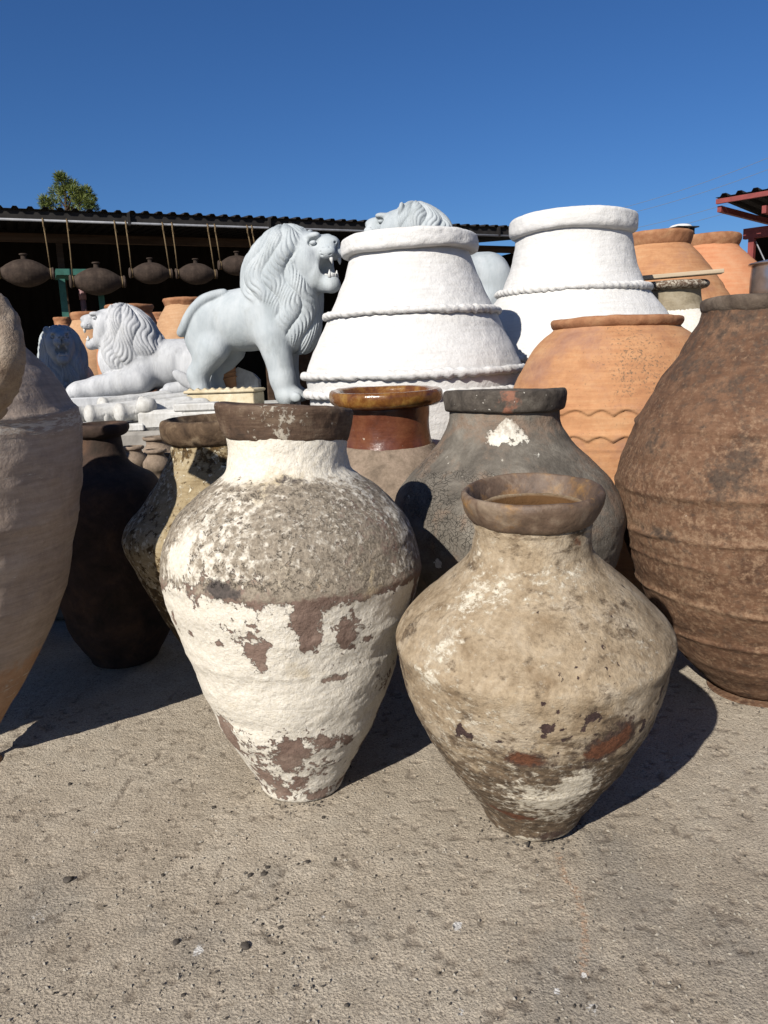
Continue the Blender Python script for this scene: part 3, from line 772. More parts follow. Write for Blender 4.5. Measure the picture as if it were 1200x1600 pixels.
# ------------------------------------------------------------------ orange and white big pots
pO = [(925, 100), (870, 130), (800, 155), (740, 168), (690, 174), (650, 173), (604, 164), (573, 149), (541, 131), (525, 115), (514, 100), (508, 97)]
def fO(TH, PY, HW, pos):
    hwt(pO)
    return dict(lichen=0.16 + blobs(TH, PY, HW, 962, [(1005, 550, 60, 40, .11), (990, 560, 26, 40, .09), (975, 595, 16, 26, .12), (1030, 600, 50, 40, .08), (950, 520, 40, 10, .08), (940, 565, 10, 6, .15)]),
                smoke=0.18 + blobs(TH, PY, HW, 962, [(900, 535, 36, 24, .5), (850, 580, 30, 30, .3), (1000, 680, 60, 14, .25)]))
jO = Jar('terracotta_pot', 'round orange terracotta pot with wavy bands and dark lichen spots', 'pot', 962, 3.05, pO, 80, M_terra,
         rim=[(514, 95), (511, 101), (504, 105), (499, 104), (497, 101)], rim_mat=M_terra_rim, inner=92, lean=(0, 0), nt=360, nz=300, seed=26, wob=0.006, fields=fO,
         waves=[(632, 4, 26, .012, 1.6), (668, 4, 26, .012, 1.6), (732, 3, 26, .010, 1.6)], ridges=[(624, .004, 2), (680, .003, 2)], group='big terracotta pots')
pP1 = [(820, 95), (780, 118), (720, 144), (660, 158), (620, 164), (600, 167), (578, 168), (555, 160), (520, 143), (495, 132), (480, 125), (440, 108), (415, 99), (398, 94), (388, 93)]
jP1 = Jar('white_pot', 'large limewashed white pot beside the roaring lion, three rope bands, sagging rim', 'pot', 640, 3.65, pP1, 82, M_limewash,
          rim=[(401, 95), (400, 102), (398, 106), (394, 108), (380, 108), (374, 107), (371, 104), (370, 98)], inner=82, lean=(0, 0), nt=260, nz=180, seed=29, wob=0.007, rim_wob=1.2, sag=0.045, group='large white pots')
jP1.band(491, 135, 6, 58, M_limewash, seed=1); jP1.band(581, 171, 7, 60, M_limewash, seed=2); jP1.band(609, 168, 7, 60, M_limewash, seed=3)
pP2 = [(780, 95), (740, 122), (680, 150), (620, 165), (570, 169), (530, 162), (493, 144), (462, 120), (450, 113), (430, 104), (400, 95), (372, 91), (350, 90)]
jP2 = Jar('white_pot', 'large limewashed white pot on the right, one rope band under smooth neck', 'pot', 895, 4.4, pP2, 82, M_limewash,
          rim=[(369, 89), (368, 95), (366, 99), (362, 101), (349, 101), (343, 100), (340, 97), (339, 91)], inner=78, lean=(0, 0), nt=220, nz=150, seed=32, wob=0.007, rim_wob=1.1, sag=0.035, group='large white pots')
jP2.band(456, 119, 6, 62, M_limewash, seed=4); jP2.band(556, 170, 6, 66, M_limewash, seed=5)
pM = [(640, 60), (580, 76), (530, 80), (505, 70), (488, 55), (470, 46), (455, 45), (445, 47)]
jM = Jar('clay_jar', 'taupe jar with dark flat rim carrying a plank, behind the white pot', 'jar', 1051, 4.85, pM, 45, M_taupe,
         rim=[(454, 46), (452, 54), (448, 57), (444, 56), (441, 52)], rim_mat=M_old_rim, inner=40, nt=150, nz=90, seed=35,
         fields=lambda TH, PY, HW, pos: dict(white=0.95 * sstep(PY + 5 * fbm(pos, 6, 2, 1), 484, 490), rimlime=0.45 + 0 * PY))
pK1 = [(760, 80), (700, 120), (600, 145), (530, 144), (490, 130), (463, 113), (427, 89), (405, 72), (392, 60), (386, 54), (376, 53)]
jK1 = Jar('terracotta_pot', 'orange terracotta pot with plain flared rim, just right of the white pot', 'pot', 1024, 5.6, pK1, 70, M_terra,
          rim=[(389, 52), (385, 55), (376, 58), (369, 59), (366, 56)], rim_mat=M_terra_rim, inner=49, nt=200, nz=120, seed=38, wob=0.006, group='big terracotta pots',
          waves=[(452, 1.5, 40, .008, 2)], fields=lambda TH, PY, HW, pos: dict(lichen=0.05 + 0 * PY, smoke=0.2 + 0 * PY))
pK2 = [(740, 70), (680, 105), (600, 126), (530, 126), (480, 114), (441, 94), (423, 83), (401, 61), (393, 52), (388, 48), (378, 47)]
jK2 = Jar('terracotta_pot', 'red-orange terracotta pot with two wavy lines, rightmost at the back', 'pot', 1107, 6.5, pK2, 60, M_terra_red,
          rim=[(390, 46), (386, 48), (378, 51), (371, 51), (369, 48)], rim_mat=M_terra_rim, inner=43, nt=200, nz=120, seed=41, wob=0.006, group='big terracotta pots', waves=[(447, 1.2, 40, .008, 2), (456, 1.2, 40, .008, 2)])
# terracotta pots in the back on the left
def back_pot(label, cx, Y, top, hw, mat, spread, seed, collar=8, name='terracotta_pot', flute=False):
    prof = [(690, hw * .9), (640, hw * 1.3 * spread), (590, hw * 1.5 * spread), (550, hw * 1.5 * spread), (top + 50, hw * 1.32 * spread), (top + 28, hw * 1.1 * spread), (top + collar + 8, hw * .96), (top + collar + 3, hw * .9), (top + 4, hw * .9)]
    prof = [p for p in prof if p[0] < project((0, Y * H, 0))[1] - 14 + (600 - cx) * SR]
    return Jar(name, label, 'pot', cx, Y, prof, hw * .8, mat, rim=[(top + collar + 5, hw * .88), (top + collar, hw * .95), (top + 3, hw), (top, hw * .96)], rim_mat=M_terra_rim, inner=hw * .84, nt=140, nz=80, seed=seed, wob=0.006,
               ridges=[(522, .012, 1.2), (526, .012, 1.2), (531, .012, 1.2), (535, .012, 1.2)] if flute else (), group='big terracotta pots')
back_pot('pale terracotta pot half hidden behind the tail of the standing lion, grooved belly', 290, 6.4, 466, 36, M_terra_pale, 1.08, 44, flute=True)
back_pot('wide terracotta pot directly behind the head of the reclining lion', 202, 7.0, 477, 39, M_terra_red, 0.98, 47)
back_pot('low terracotta pot between shaded lion and the wide pot', 137, 7.4, 488, 28, M_terra_pale, 1.1, 50)
back_pot('smallest terracotta pot peeping out above the shaded lion', 97, 7.8, 496, 14, M_terra_rim, 1.2, 53, collar=6)
back_pot('sliver of terracotta pot seen between the wide pot and pale pot', 249, 7.9, 488, 14, M_terra_red, 1.2, 56, collar=6)
pY = [(1020, 75), (960, 120), (880, 150), (790, 160), (700, 150), (620, 115), (570, 85), (540, 76)]  # unseen jar, added to shade the ground behind the left jar
Jar('clay_jar', 'brown jar added out of view behind the big dusty jar to shade the ground', 'jar', -150, 2.62, pY, 60, M_black,
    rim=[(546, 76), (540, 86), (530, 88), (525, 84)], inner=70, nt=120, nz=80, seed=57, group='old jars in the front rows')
# an unseen tall pot added left of the frame to shade the lion behind
pX = [(800, 70), (680, 100), (560, 112), (440, 108), (330, 90), (290, 78)]
Jar('terracotta_pot', 'tall terracotta pot added out of view on the left to shade the rear lion', 'pot', -165, 4.6, pX, 60, M_terra_pale,
    rim=[(292, 78), (286, 86), (276, 88), (270, 84)], rim_mat=M_terra_rim, inner=70, nt=120, nz=80, seed=59, group='big terracotta pots')

# ------------------------------------------------------------------ stone lions (signed-distance modelling, one continuous skin)
class Vox:
    def __init__(s, lo, hi, h):
        s.lo = np.array(lo, float); s.h = h
        s.n = np.ceil((np.array(hi) - s.lo) / h).astype(int) + 1
        s.f = np.full(s.n, 1.0, np.float32)
        s.ax = [s.lo[i] + h * np.arange(s.n[i]) for i in range(3)]
    def apply(s, fn, lo, hi, k, mode='add'):
        m = 2 * k + 3 * s.h
        i0 = np.clip(((np.array(lo) - m - s.lo) / s.h).astype(int), 0, s.n - 1)
        i1 = np.clip(((np.array(hi) + m - s.lo) / s.h).astype(int) + 1, 1, s.n)
        sl = tuple(slice(a, b) for a, b in zip(i0, i1))
        X, Y, Z = np.meshgrid(*[s.ax[i][sl[i]] for i in range(3)], indexing='ij')
        d = fn(np.stack([X, Y, Z], -1)).astype(np.float32)
        a = s.f[sl]
        if mode == 'sub':
            a, d = -a, d
        hh = np.maximum(k - np.abs(a - d), 0) / max(k, 1e-6)
        r = np.minimum(a, d) - hh * hh * k * 0.25
        s.f[sl] = -r if mode == 'sub' else r
    def ell(s, c, r, k=0.03, R=None, mode='add'):
        c = np.array(c, float); r = np.array(r, float)
        def fn(p):
            q = p - c
            if R is not None:
                q = q @ R
            k0 = np.linalg.norm(q / r, axis=-1); k1 = np.linalg.norm(q / (r * r), axis=-1)
            return k0 * (k0 - 1.0) / np.maximum(k1, 1e-6)
        e = np.full(3, r.max()) if R is not None else r
        s.apply(fn, c - e, c + e, k, mode)
    def cone(s, a, b, ra, rb, k=0.03, mode='add'):
        a = np.array(a, float); b = np.array(b, float); ab = b - a; L2 = ab @ ab
        def fn(p):
            t = np.clip(((p - a) @ ab) / L2, 0, 1)
            return np.linalg.norm(p - a - t[..., None] * ab, axis=-1) - (ra + (rb - ra) * t)
        m = max(ra, rb)
        s.apply(fn, np.minimum(a, b) - m, np.maximum(a, b) + m, k, mode)
    def sample(s, p):
        i = np.clip(np.rint((p - s.lo) / s.h).astype(int), 0, s.n - 1)
        return s.f[i[:, 0], i[:, 1], i[:, 2]]
    def mesh(s):
        f = s.f; sg = f < 0
        n = f.shape
        c = [sg[dx:n[0] - 1 + dx, dy:n[1] - 1 + dy, dz:n[2] - 1 + dz] for dx in (0, 1) for dy in (0, 1) for dz in (0, 1)]
        cnt = sum(x.astype(np.int8) for x in c)
        cells = np.argwhere((cnt > 0) & (cnt < 8))
        idx = np.full((n[0] - 1, n[1] - 1, n[2] - 1), -1, np.int64)
        idx[tuple(cells.T)] = np.arange(len(cells))
        acc = np.zeros((len(cells), 3)); w = np.zeros(len(cells))
        cor = [(0, 0, 0), (1, 0, 0), (0, 1, 0), (1, 1, 0), (0, 0, 1), (1, 0, 1), (0, 1, 1), (1, 1, 1)]
        for a in range(8):
            for b in range(a + 1, 8):
                df = np.array(cor[b]) - np.array(cor[a])
                if abs(df).sum() != 1:
                    continue
                fa = f[tuple((cells + cor[a]).T)]; fb = f[tuple((cells + cor[b]).T)]
                m = (fa < 0) != (fb < 0)
                t = np.where(m, fa / np.where(m, fa - fb, 1), 0)
                pos = np.array(cor[a]) + t[:, None] * df
                acc += np.where(m[:, None], pos, 0); w += m
        v = s.lo + s.h * (cells + acc / w[:, None])
        quads = []
        for ax in range(3):
            u, vv = [(1, 2), (2, 0), (0, 1)][ax]
            sl0 = [slice(1, n[i] - 1) for i in range(3)]; sl1 = list(sl0)
            sl0[ax] = slice(0, n[ax] - 1); sl1[ax] = slice(1, n[ax])
            A, B = sg[tuple(sl0)], sg[tuple(sl1)]
            e = np.argwhere(A != B)
            flip = A[tuple(e.T)]
            off = np.ones(3, int); off[ax] = 0
            e = e + off
            du = np.zeros(3, int); du[u] = 1; dv = np.zeros(3, int); dv[vv] = 1
            g = lambda o: idx[tuple((e - o).T)]
            q = np.stack([g(du + dv), g(dv), g(0 * du), g(du)], 1)
            q[~flip] = q[~flip][:, ::-1]
            quads.append(q)
        q = np.vstack(quads)
        q = q[(q >= 0).all(1)]
        return v, q

def normals(v, q):
    n = np.cross(v[q[:, 2]] - v[q[:, 0]], v[q[:, 3]] - v[q[:, 1]])
    N = np.zeros_like(v)
    for k in range(4):
        np.add.at(N, q[:, k], n)
    return N / np.maximum(np.linalg.norm(N, axis=1, keepdims=True), 1e-9)

def rotm(yaw, pitch, roll=0):
    M = Matrix.Rotation(yaw, 3, 'Z') @ Matrix.Rotation(-pitch, 3, 'Y') @ Matrix.Rotation(roll, 3, 'X')
    return np.array(M)

def lion_head(vx, o, s, R):
    """skull, muzzle, jaw, brows, ears; open mouth carved between the jaws"""
    P = lambda x, y, z: np.array(o) + R @ (np.array((x, y, z)) * s)
    S = lambda *r: np.array(r) * s
    vx.ell(P(0, 0, .005), S(.125, .112, .12), .03 * s, R)
    vx.cone(P(.05, 0, .015), P(.155, 0, .012), .072 * s, .054 * s, .03 * s)
    vx.cone(P(.07, 0, .055), P(.185, 0, .03), .035 * s, .03 * s, .025 * s)       # nose bridge
    vx.ell(P(.195, 0, .026), S(.026, .036, .022), .012 * s, R)                      # nose
    for y in (-1, 1):
        vx.ell(P(.168, y * .034, -.02), S(.052, .038, .036), .012 * s, R)            # whisker pads
        vx.ell(P(.10, y * .052, .075), S(.045, .03, .02), .02 * s, R)                # brow
        vx.ell(P(.03, y * .085, -.035), S(.07, .045, .085), .03 * s, R)              # cheek
        vx.ell(P(-.035, y * .095, .11), S(.02, .036, .045), .012 * s, R)             # ear
        vx.ell(P(-.012, y * .1, .118), S(.02, .02, .026), .008 * s, R, 'sub')
        vx.ell(P(.112, y * .068, .040), S(.034, .022, .020), .008 * s, R, 'sub')     # eye socket
        vx.ell(P(.104, y * .062, .040), S(.020, .015, .012), .004 * s, R)            # eyeball
    vx.cone(P(.01, 0, -.125), P(.135, 0, -.172), .074 * s, .050 * s, .03 * s)
    for y in (-1, 1):
        vx.ell(P(.055, y * .055, -.10), S(.07, .042, .08), .03 * s, R)       # lower jaw
    vx.ell(P(.15, 0, -.185), S(.035, .045, .034), .02 * s, R)                       # chin
    vx.ell(P(.160, 0, -.092), S(.078, .064, .043), .010 * s, R, 'sub')              # mouth
    vx.ell(P(.19, 0, -.102), S(.06, .050, .036), .010 * s, R, 'sub')
    vx.ell(P(.20, 0, .0), S(.03, .004, .03), .004 * s, R, 'sub')                    # cleft
    for y in (-1, 1):
        vx.ell(P(.212, y * .016, .022), S(.010, .008, .007), .003 * s, R, 'sub')     # nostril
        for k, z in enumerate((-.006, -.022, -.038)):
            vx.cone(P(.135, y * .070, z + .006), P(.205, y * .050, z), .0035 * s, .0035 * s, .004 * s, 'sub')

def head_parts(root, o, s, R, mat, sc):
    P = lambda x, y, z: Vector((np.array(o) + R @ (np.array((x, y, z)) * s)) * sc)
    for y in (-1, 1):
        mb = MB().tube([P(.188, y * .033, -.046), P(.19, y * .033, -.066), P(.191, y * .033, -.084)], [.012 * s * sc, .009 * s * sc, .002 * s * sc], 8)
        part('tooth', mb, mat, root, True)
        mb = MB().tube([P(.160, y * .03, -.148), P(.163, y * .03, -.126), P(.166, y * .03, -.108)], [.011 * s * sc, .008 * s * sc, .002 * s * sc], 8)
        part('tooth', mb, mat, root, True)
    mb = MB()
    for k in range(-2, 3):
        c = P(.174 - abs(k) * .002, k * .0105, -.136)
        mb.box(tuple(c - Vector((.006, .005, .010)) * s * sc), tuple(c + Vector((.006, .005, .010)) * s * sc), bev=.002 * s * sc)
    part('lower_teeth', mb, mat, root, True)
    mb = MB().tube([P(.05, 0, -.135), P(.10, 0, -.132), P(.14, 0, -.142)], [.022 * s * sc, .022 * s * sc, .014 * s * sc], 10)
    part('tongue', mb, mat, root, True)

def strands(v, q, vm, vb, lam, depth, wave, cen, fwd, axc=(.66, 0, .2), seed=0):
    """carve wavy locks into the mane"""
    N = normals(v, q)
    fm = vm.sample(v); fb = vb.sample(v)
    w = sstep(fb - fm, -0.004, 0.02)
    d = v - cen
    a = d @ fwd
    z = v[:, 2]
    ny = np.abs(d[:, 1])
    n1 = fbm(v, 2.5, 2, seed + 1); n2 = fbm(v, 5.0, 2, seed + 2)
    ph = np.arctan2(v[:, 1] - axc[1], v[:, 0] - axc[0])
    s = axc[2] * ph + wave * np.sin(2 * math.pi * z / (lam * 13) + 3.0 * np.abs(ph) + 1.2 * n1) + 0.012 * n2
    s2 = axc[2] * ph + 0.10 * np.sign(ph) * z + wave * 1.6 * np.sin(2 * math.pi * z / (lam * 15) + 2.0 + 1.5 * n1)
    li = np.floor(s2 / (lam * 5.2)); lock = (s2 / (lam * 5.2)) - li
    E = np.sin(math.pi * np.clip(lock, 0.0, 1.0)) ** 0.5
    r1 = (np.sin(li * 12.9898) * 43758.5453) % 1.0; r2 = (np.sin(li * 78.233) * 12543.123) % 1.0
    s = s + lam * r1 + (r2 - 0.5) * 0.3 * (z - cen[2])
    g = np.abs(np.sin(math.pi * s / lam)) ** 0.6
    h = depth * (g * E - 0.6) * (0.85 + 0.4 * n2) + depth * 1.1 * (E - 0.65)
    return v + N * (w * h)[:, None], w

def build_standing(h=0.0052):
    lo, hi = (-.14, -.30, -.02), (1.10, .30, 1.08)
    vb = Vox(lo, hi, h); vm = Vox(lo, hi, h)
    b = vb
    b.cone((.17, 0, .515), (.60, 0, .53), .162, .195, .05)
    b.ell((.37, 0, .47), (.25, .155, .155), .05)
    b.ell((.15, 0, .53), (.15, .15, .145), .05)
    for y in (-1, 1):
        b.ell((.58, y * .105, .47), (.115, .085, .19), .05)
        b.ell((.13, y * .105, .43), (.14, .08, .18), .05)
        b.cone((.19, y * .115, .33), (.065, y * .115, .185), .092, .064, .05)
        b.cone((.065, y * .115, .185), (.085, y * .115, .04), .063, .058, .03)
        b.ell((.12, y * .115, .035), (.085, .058, .038), .03)
        fx = .02 if y < 0 else -.05
        b.cone((.585 + fx * .5, y * .115, .40), (.615 + fx, y * .115, .14), .100, .074, .05)
        b.cone((.615 + fx, y * .115, .14), (.635 + fx, y * .115, .045), .074, .070, .03)
        b.ell((.665 + fx, y * .115, .040), (.085, .072, .046), .03)
        b.ell((.565, y * .12, .30), (.03, .05, .05), .03)
        for t in (-1.5, -.5, .5, 1.5):
            b.ell((.728 + fx - abs(t) * .008, y * .115 + t * .036, .028), (.034, .018, .028), .008)
            b.ell((.148 + .055 - abs(t) * .006, y * .115 + t * .028, .022), (.028, .015, .022), .008)
    tail = [(.27, -.085, .665), (.19, -.125, .645), (.11, -.158, .59), (.06, -.168, .53), (.025, -.165, .475), (-.005, -.155, .44)]
    tail = spline([(x, z, y) for x, y, z in tail], 22)[:, [0, 2, 1]]
    for p0, p1 in zip(tail[:-1], tail[1:]):
        b.cone(p0, p1, .027, .027, .010)
    R = rotm(math.radians(-20), math.radians(6))
    ho = (.80, -.02, .855)
    lion_head(b, ho, 1.1, R)
    for v_ in (vm,):
        v_.ell((.59, 0, .70), (.215, .22, .285), .05)
        v_.ell((.68, -.01, .52), (.175, .195, .215), .05)
        v_.ell((.68, -.01, .86), (.18, .20, .178), .05)
        v_.ell((.74, -.02, .42), (.10, .11, .13), .05)
        v_.ell((.76, -.02, .66), (.11, .17, .17), .05)
    U = Vox(lo, hi, h)
    hh = np.maximum(.02 - np.abs(vb.f - vm.f), 0) / .02
    U.f = np.minimum(vb.f, vm.f) - hh * hh * .005
    # the mouth stays open where the mane mass would fill it
    P = lambda x, y, z: np.array(ho) + R @ (np.array((x, y, z)) * 1.1)
    U.ell(P(.160, 0, -.092), (.086, .070, .047), .008, R, 'sub')
    v, q = U.mesh()
    v, w = strands(v, q, vm, vb, .026, .0135, .036, np.array(ho), R @ np.array((1, 0, 0)), axc=(.66, -.01, .2), seed=3)
    return v, q, ho, R

def build_reclining(h=0.0085):
    lo, hi = (-.18, -.50, -.03), (1.92, .50, 1.10)
    vb = Vox(lo, hi, h); vm = Vox(lo, hi, h)
    b = vb
    b.cone((.25, 0, .33), (.98, 0, .34), .28, .27, .1)
    for y in (-1, 1):
        b.ell((.28, y * .21, .25), (.27, .13, .25), .08)
        b.cone((.45, y * .31, .07), (.68, y * .33, .06), .085, .07, .05)
        b.cone((1.00, y * .20, .18), (1.45, y * .20, .11), .16, .125, .08)
        b.cone((1.45, y * .20, .11), (1.66, y * .20, .085), .115, .105, .05)
        b.ell((1.70, y * .20, .08), (.11, .105, .08), .04)
        for t in (-1.5, -.5, .5, 1.5):
            b.ell((1.77 - abs(t) * .012, y * .20 + t * .05, .05), (.045, .024, .045), .012)
            b.ell((.745, y * .33 + t * .035, .04), (.04, .018, .035), .01)
    tail = [(-.02, .10, .20), (-.03, .28, .12), (.12, .38, .07), (.30, .405, .06), (.42, .40, .10)]
    tail = spline([(x, y, z) for x, y, z in tail], 22)
    for p0, p1 in zip(tail[:-1], tail[1:]):
        b.cone(p0, p1, .043, .043, .015)
    b.ell((.50, .405, .16), (.15, .045, .065), .03, rotm(0, math.radians(38)))
    R = rotm(math.radians(10), math.radians(3))
    ho = (1.33, .0, .80)
    lion_head(b, ho, 1.30, R)
    vm.ell((1.06, 0, .58), (.28, .30, .36), .08)
    vm.ell((1.18, 0, .42), (.22, .26, .28), .08)
    vm.ell((1.17, 0, .80), (.205, .235, .21), .08)
    vm.ell((1.27, 0, .48), (.17, .22, .28), .08)
    vm.ell((1.30, 0, .34), (.15, .2, .22), .08)
    vm.ell((.90, 0, .50), (.2, .27, .2), .08)
    U = Vox(lo, hi, h)
    hh = np.maximum(.03 - np.abs(vb.f - vm.f), 0) / .03
    U.f = np.minimum(vb.f, vm.f) - hh * hh * .0075
    P = lambda x, y, z: np.array(ho) + R @ (np.array((x, y, z)) * 1.3)
    U.ell(P(.160, 0, -.092), (.101, .083, .056), .01, R, 'sub')
    v, q = U.mesh()
    v, w = strands(v, q, vm, vb, .042, .020, .05, np.array(ho), R @ np.array((1, 0, 0)), axc=(1.12, 0, .28), seed=6)
    return v, q, ho, R

def marble(name, cols, scale=3.0, stretch=(1, 1, .35), rough=0.72, grain=0.0028, bscale=85):
    n = NT(name)
    a = n.noise(scale, 7, 0.6, 1.2, n.vec(stretch))
    b = n.noise(scale * 4.2, 6, 0.65, 0.4, n.vec(stretch))
    f = n.math('ADD', n.math('MULTIPLY', a, 0.6), n.math('MULTIPLY', b, 0.4))
    col = n.ramp(f, [(0.36, cols[0]), (0.5, cols[1]), (0.64, cols[2])])
    n.bump(n.math('ADD', n.math('MULTIPLY', n.noise(bscale, 4, 0.6, 0.2, n.vec((stretch[0], stretch[1], .25))), grain), n.math('MULTIPLY', n.noise(6, 3, 0.5), 0.004)))
    col = n.mix(n.math('MULTIPLY', n.step(n.noise(5.5, 7, 0.7, 0.5, n.vec((1, 1, .5), loc=(3, 8, 1))), 0.52, 0.72), 0.4), col, tuple(c * k for c, k in zip(cols[0], (.72, .68, .6))))
    return n.out(col, rough, 0.2)

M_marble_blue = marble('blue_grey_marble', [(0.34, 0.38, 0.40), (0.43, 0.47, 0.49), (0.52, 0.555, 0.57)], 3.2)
M_marble_grey = marble('white_grey_marble', [(0.37, 0.38, 0.395), (0.50, 0.51, 0.525), (0.61, 0.62, 0.63)], 4.5, (1.6, 1.6, .35))
M_marble_white = marble('white_marble', [(0.48, 0.47, 0.44), (0.61, 0.605, 0.58), (0.70, 0.70, 0.68)], 9, (1, 1, 1), 0.7, 0.004, 60)
M_marble_cream = marble('cream_stone', [(0.48, 0.39, 0.24), (0.62, 0.53, 0.36), (0.72, 0.64, 0.48)], 6, (1, 1, 1), 0.75, 0.003, 45)
M_tooth = plain('carved_tooth', (0.66, 0.67, 0.66), (0.58, 0.58, 0.56))

def lion_thing(name, label, data, sc, mat, loc, rotz, plinth=None, group='carved stone lions'):
    v, q, ho, R = data
    root = thing(name, label, 'statue', loc, rotz, group)
    body = obj('body', mesh_np('lion_body', v * sc, q), mat, root)
    head_parts(root, ho, 1.1 if plinth is None else 1.3, R, M_tooth, sc)
    if plinth:
        mb = MB().box((-.16 * sc, -.44 * sc, -.15 * sc), (1.86 * sc, .44 * sc, .012 * sc), bev=.012 * sc)
        part('plinth', mb, mat, root)
        mb = MB().box((-.20 * sc, -.48 * sc, -.245 * sc), (1.90 * sc, .48 * sc, -.148 * sc), bev=.02 * sc)
        part('plinth_foot', mb, M_marble_white, root)
    return root

def copy_thing(root, label, loc, rotz, sc=1.0, mat=None):
    r = root.copy(); C.objects.link(r)
    r.location = loc; r.rotation_euler = (0, 0, rotz); r.scale = (sc, sc, sc); r['label'] = label
    for ch in [o for o in bpy.data.objects if o.parent == root]:
        c = ch.copy(); C.objects.link(c); c.parent = r
    return r

# ------------------------------------------------------------------ platforms and stone yard
M_concrete = plain('pale_concrete', (0.34, 0.32, 0.29), (0.22, 0.205, 0.185), 7, 0.9, 0.15, 0.004, 40)
def block(name, label, cat, lo, hi, mat, bev=0.02, group=None, rough=0.004):
    c = ((lo[0] + hi[0]) / 2, (lo[1] + hi[1]) / 2, lo[2])
    mb = MB().box((lo[0] - c[0], lo[1] - c[1], 0), (hi[0] - c[0], hi[1] - c[1], hi[2] - lo[2]), bev=bev)
    o = obj(name, mb.mesh(name), mat, None, c)
    return tag(o, label, cat, group)
ZP = 0.71 * H
block('display_platform', 'low concrete platform under the lions and the white marble pile', 'platform', (-2.10 * H, 3.5 * H, 0), (-.49 * H, 4.93 * H, ZP), M_concrete)
block('display_platform', 'concrete platform at the back under the shaded lion', 'platform', (-2.95 * H, 5.10 * H, 0), (-1.45 * H, 6.7 * H, .60 * H), M_concrete)
block('display_platform', 'lower concrete step holding the small tan jars', 'platform', (-1.40 * H, 2.98 * H, 0), (-.60 * H, 3.48 * H, .47 * H), M_concrete)

# ------------------------------------------------------------------ lions
def place(local, world, rotz, sc):
    c, s_ = math.cos(rotz), math.sin(rotz)
    x, y, z = [k * sc for k in local]
    return Vector((world.x - (c * x - s_ * y), world.y - (s_ * x + c * y), world.z - z))
standing = build_standing()
scA = 0.2215 * 4.1 * H * .92
rA = math.radians(-16)
locA = place((.685, -.115, -.004), at(456, 629, 3.95), rA, scA)
lionA = lion_thing('lion_statue', 'blue-grey marble lion standing and roaring, head raised, left of the white pot', standing, scA, M_marble_blue, locA, rA)
ZA = locA.z - 0.008 * scA
reclining = build_reclining()
scB = 0.1106 * 4.65 * H
rB = math.radians(187)
locB = place((1.75, .2, 0), at(113, 621, 4.42), rB, scB)
locB.z = ZP + .245 * scB
lionB = lion_thing('lion_statue', 'white-grey marble lion lying on a plinth with open mouth, facing left', reclining, scB, M_marble_grey, locB, rB, plinth=True)
pC = at(94, 545, 5.6)
M_lion_c_shaded = M_marble_blue  # darker marble puts part of this lion's shade into its colour
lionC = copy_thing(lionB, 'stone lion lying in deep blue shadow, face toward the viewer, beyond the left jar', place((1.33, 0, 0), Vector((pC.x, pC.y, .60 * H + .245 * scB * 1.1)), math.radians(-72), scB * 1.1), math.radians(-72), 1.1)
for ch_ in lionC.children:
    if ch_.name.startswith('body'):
        ch_.material_slots[0].link = 'OBJECT'; ch_.material_slots[0].material = M_lion_c_shaded
scD = 1.12
rD = math.radians(186)
locD = place((.66, .0, 1.01), at(652, 322, 5.4), rD, scA * scD)
lionD = copy_thing(lionA, 'grey marble lion behind the white pot, only mane top and back showing', locD, rD, scD)
block('stone_pedestal', 'rough stone block under the lion behind the white pots', 'pedestal', (locD.x - 1.20, locD.y - .42, 0), (locD.x + .18, locD.y + .32, locD.z - .012), M_concrete)

# slabs the standing lion is set on
fx = at(450, 640, 3.8)
block('marble_slab', 'thick white marble slab right under the standing lion', 'slab', (locA.x - .10, 3.66 * H, ZP + .035), (fx.x + .01, 4.36 * H, ZA), M_marble_white, .012)
block('marble_slab', 'lower marble slab on the platform, under the thick white slab', 'slab', (locA.x - .16, 3.60 * H, ZP), (fx.x - .02, 4.33 * H, ZP + .034), M_marble_white, .01)
# cream block with a zigzag edge in front of the hind legs
def cream_block():
    a = at(292, 633, 3.80); b = at(397, 630, 3.74)
    root = thing('carved_stone_block', 'cream stone block with zigzag carved edge between the legs of the standing lion', 'block', (a.x, a.y, ZA + .004), math.atan2(b.y - a.y, b.x - a.x))
    L = (Vector((b.x, b.y)) - Vector((a.x, a.y))).length
    mb = MB().box((0, 0, 0), (L, .20, .085), bev=.008)
    part('block', mb, M_marble_cream, root)
    mb = MB().box((-.012, -.014, .0855), (L + .01, .205, .105), bev=.006)
    part('ledge', mb, M_marble_cream, root)
    for k in range(9):
        x = L * (k + .5) / 9
        mb = MB().add([(x - .02, .005, .1055), (x + .02, .005, .1055), (x, .005, .119), (x - .02, .03, .1055), (x + .02, .03, .1055), (x, .03, .119)], [(0, 1, 2), (5, 4, 3), (0, 3, 4, 1), (1, 4, 5, 2), (2, 5, 3, 0)])
        part('carved_tooth', mb, M_marble_cream, root)
cream_block()
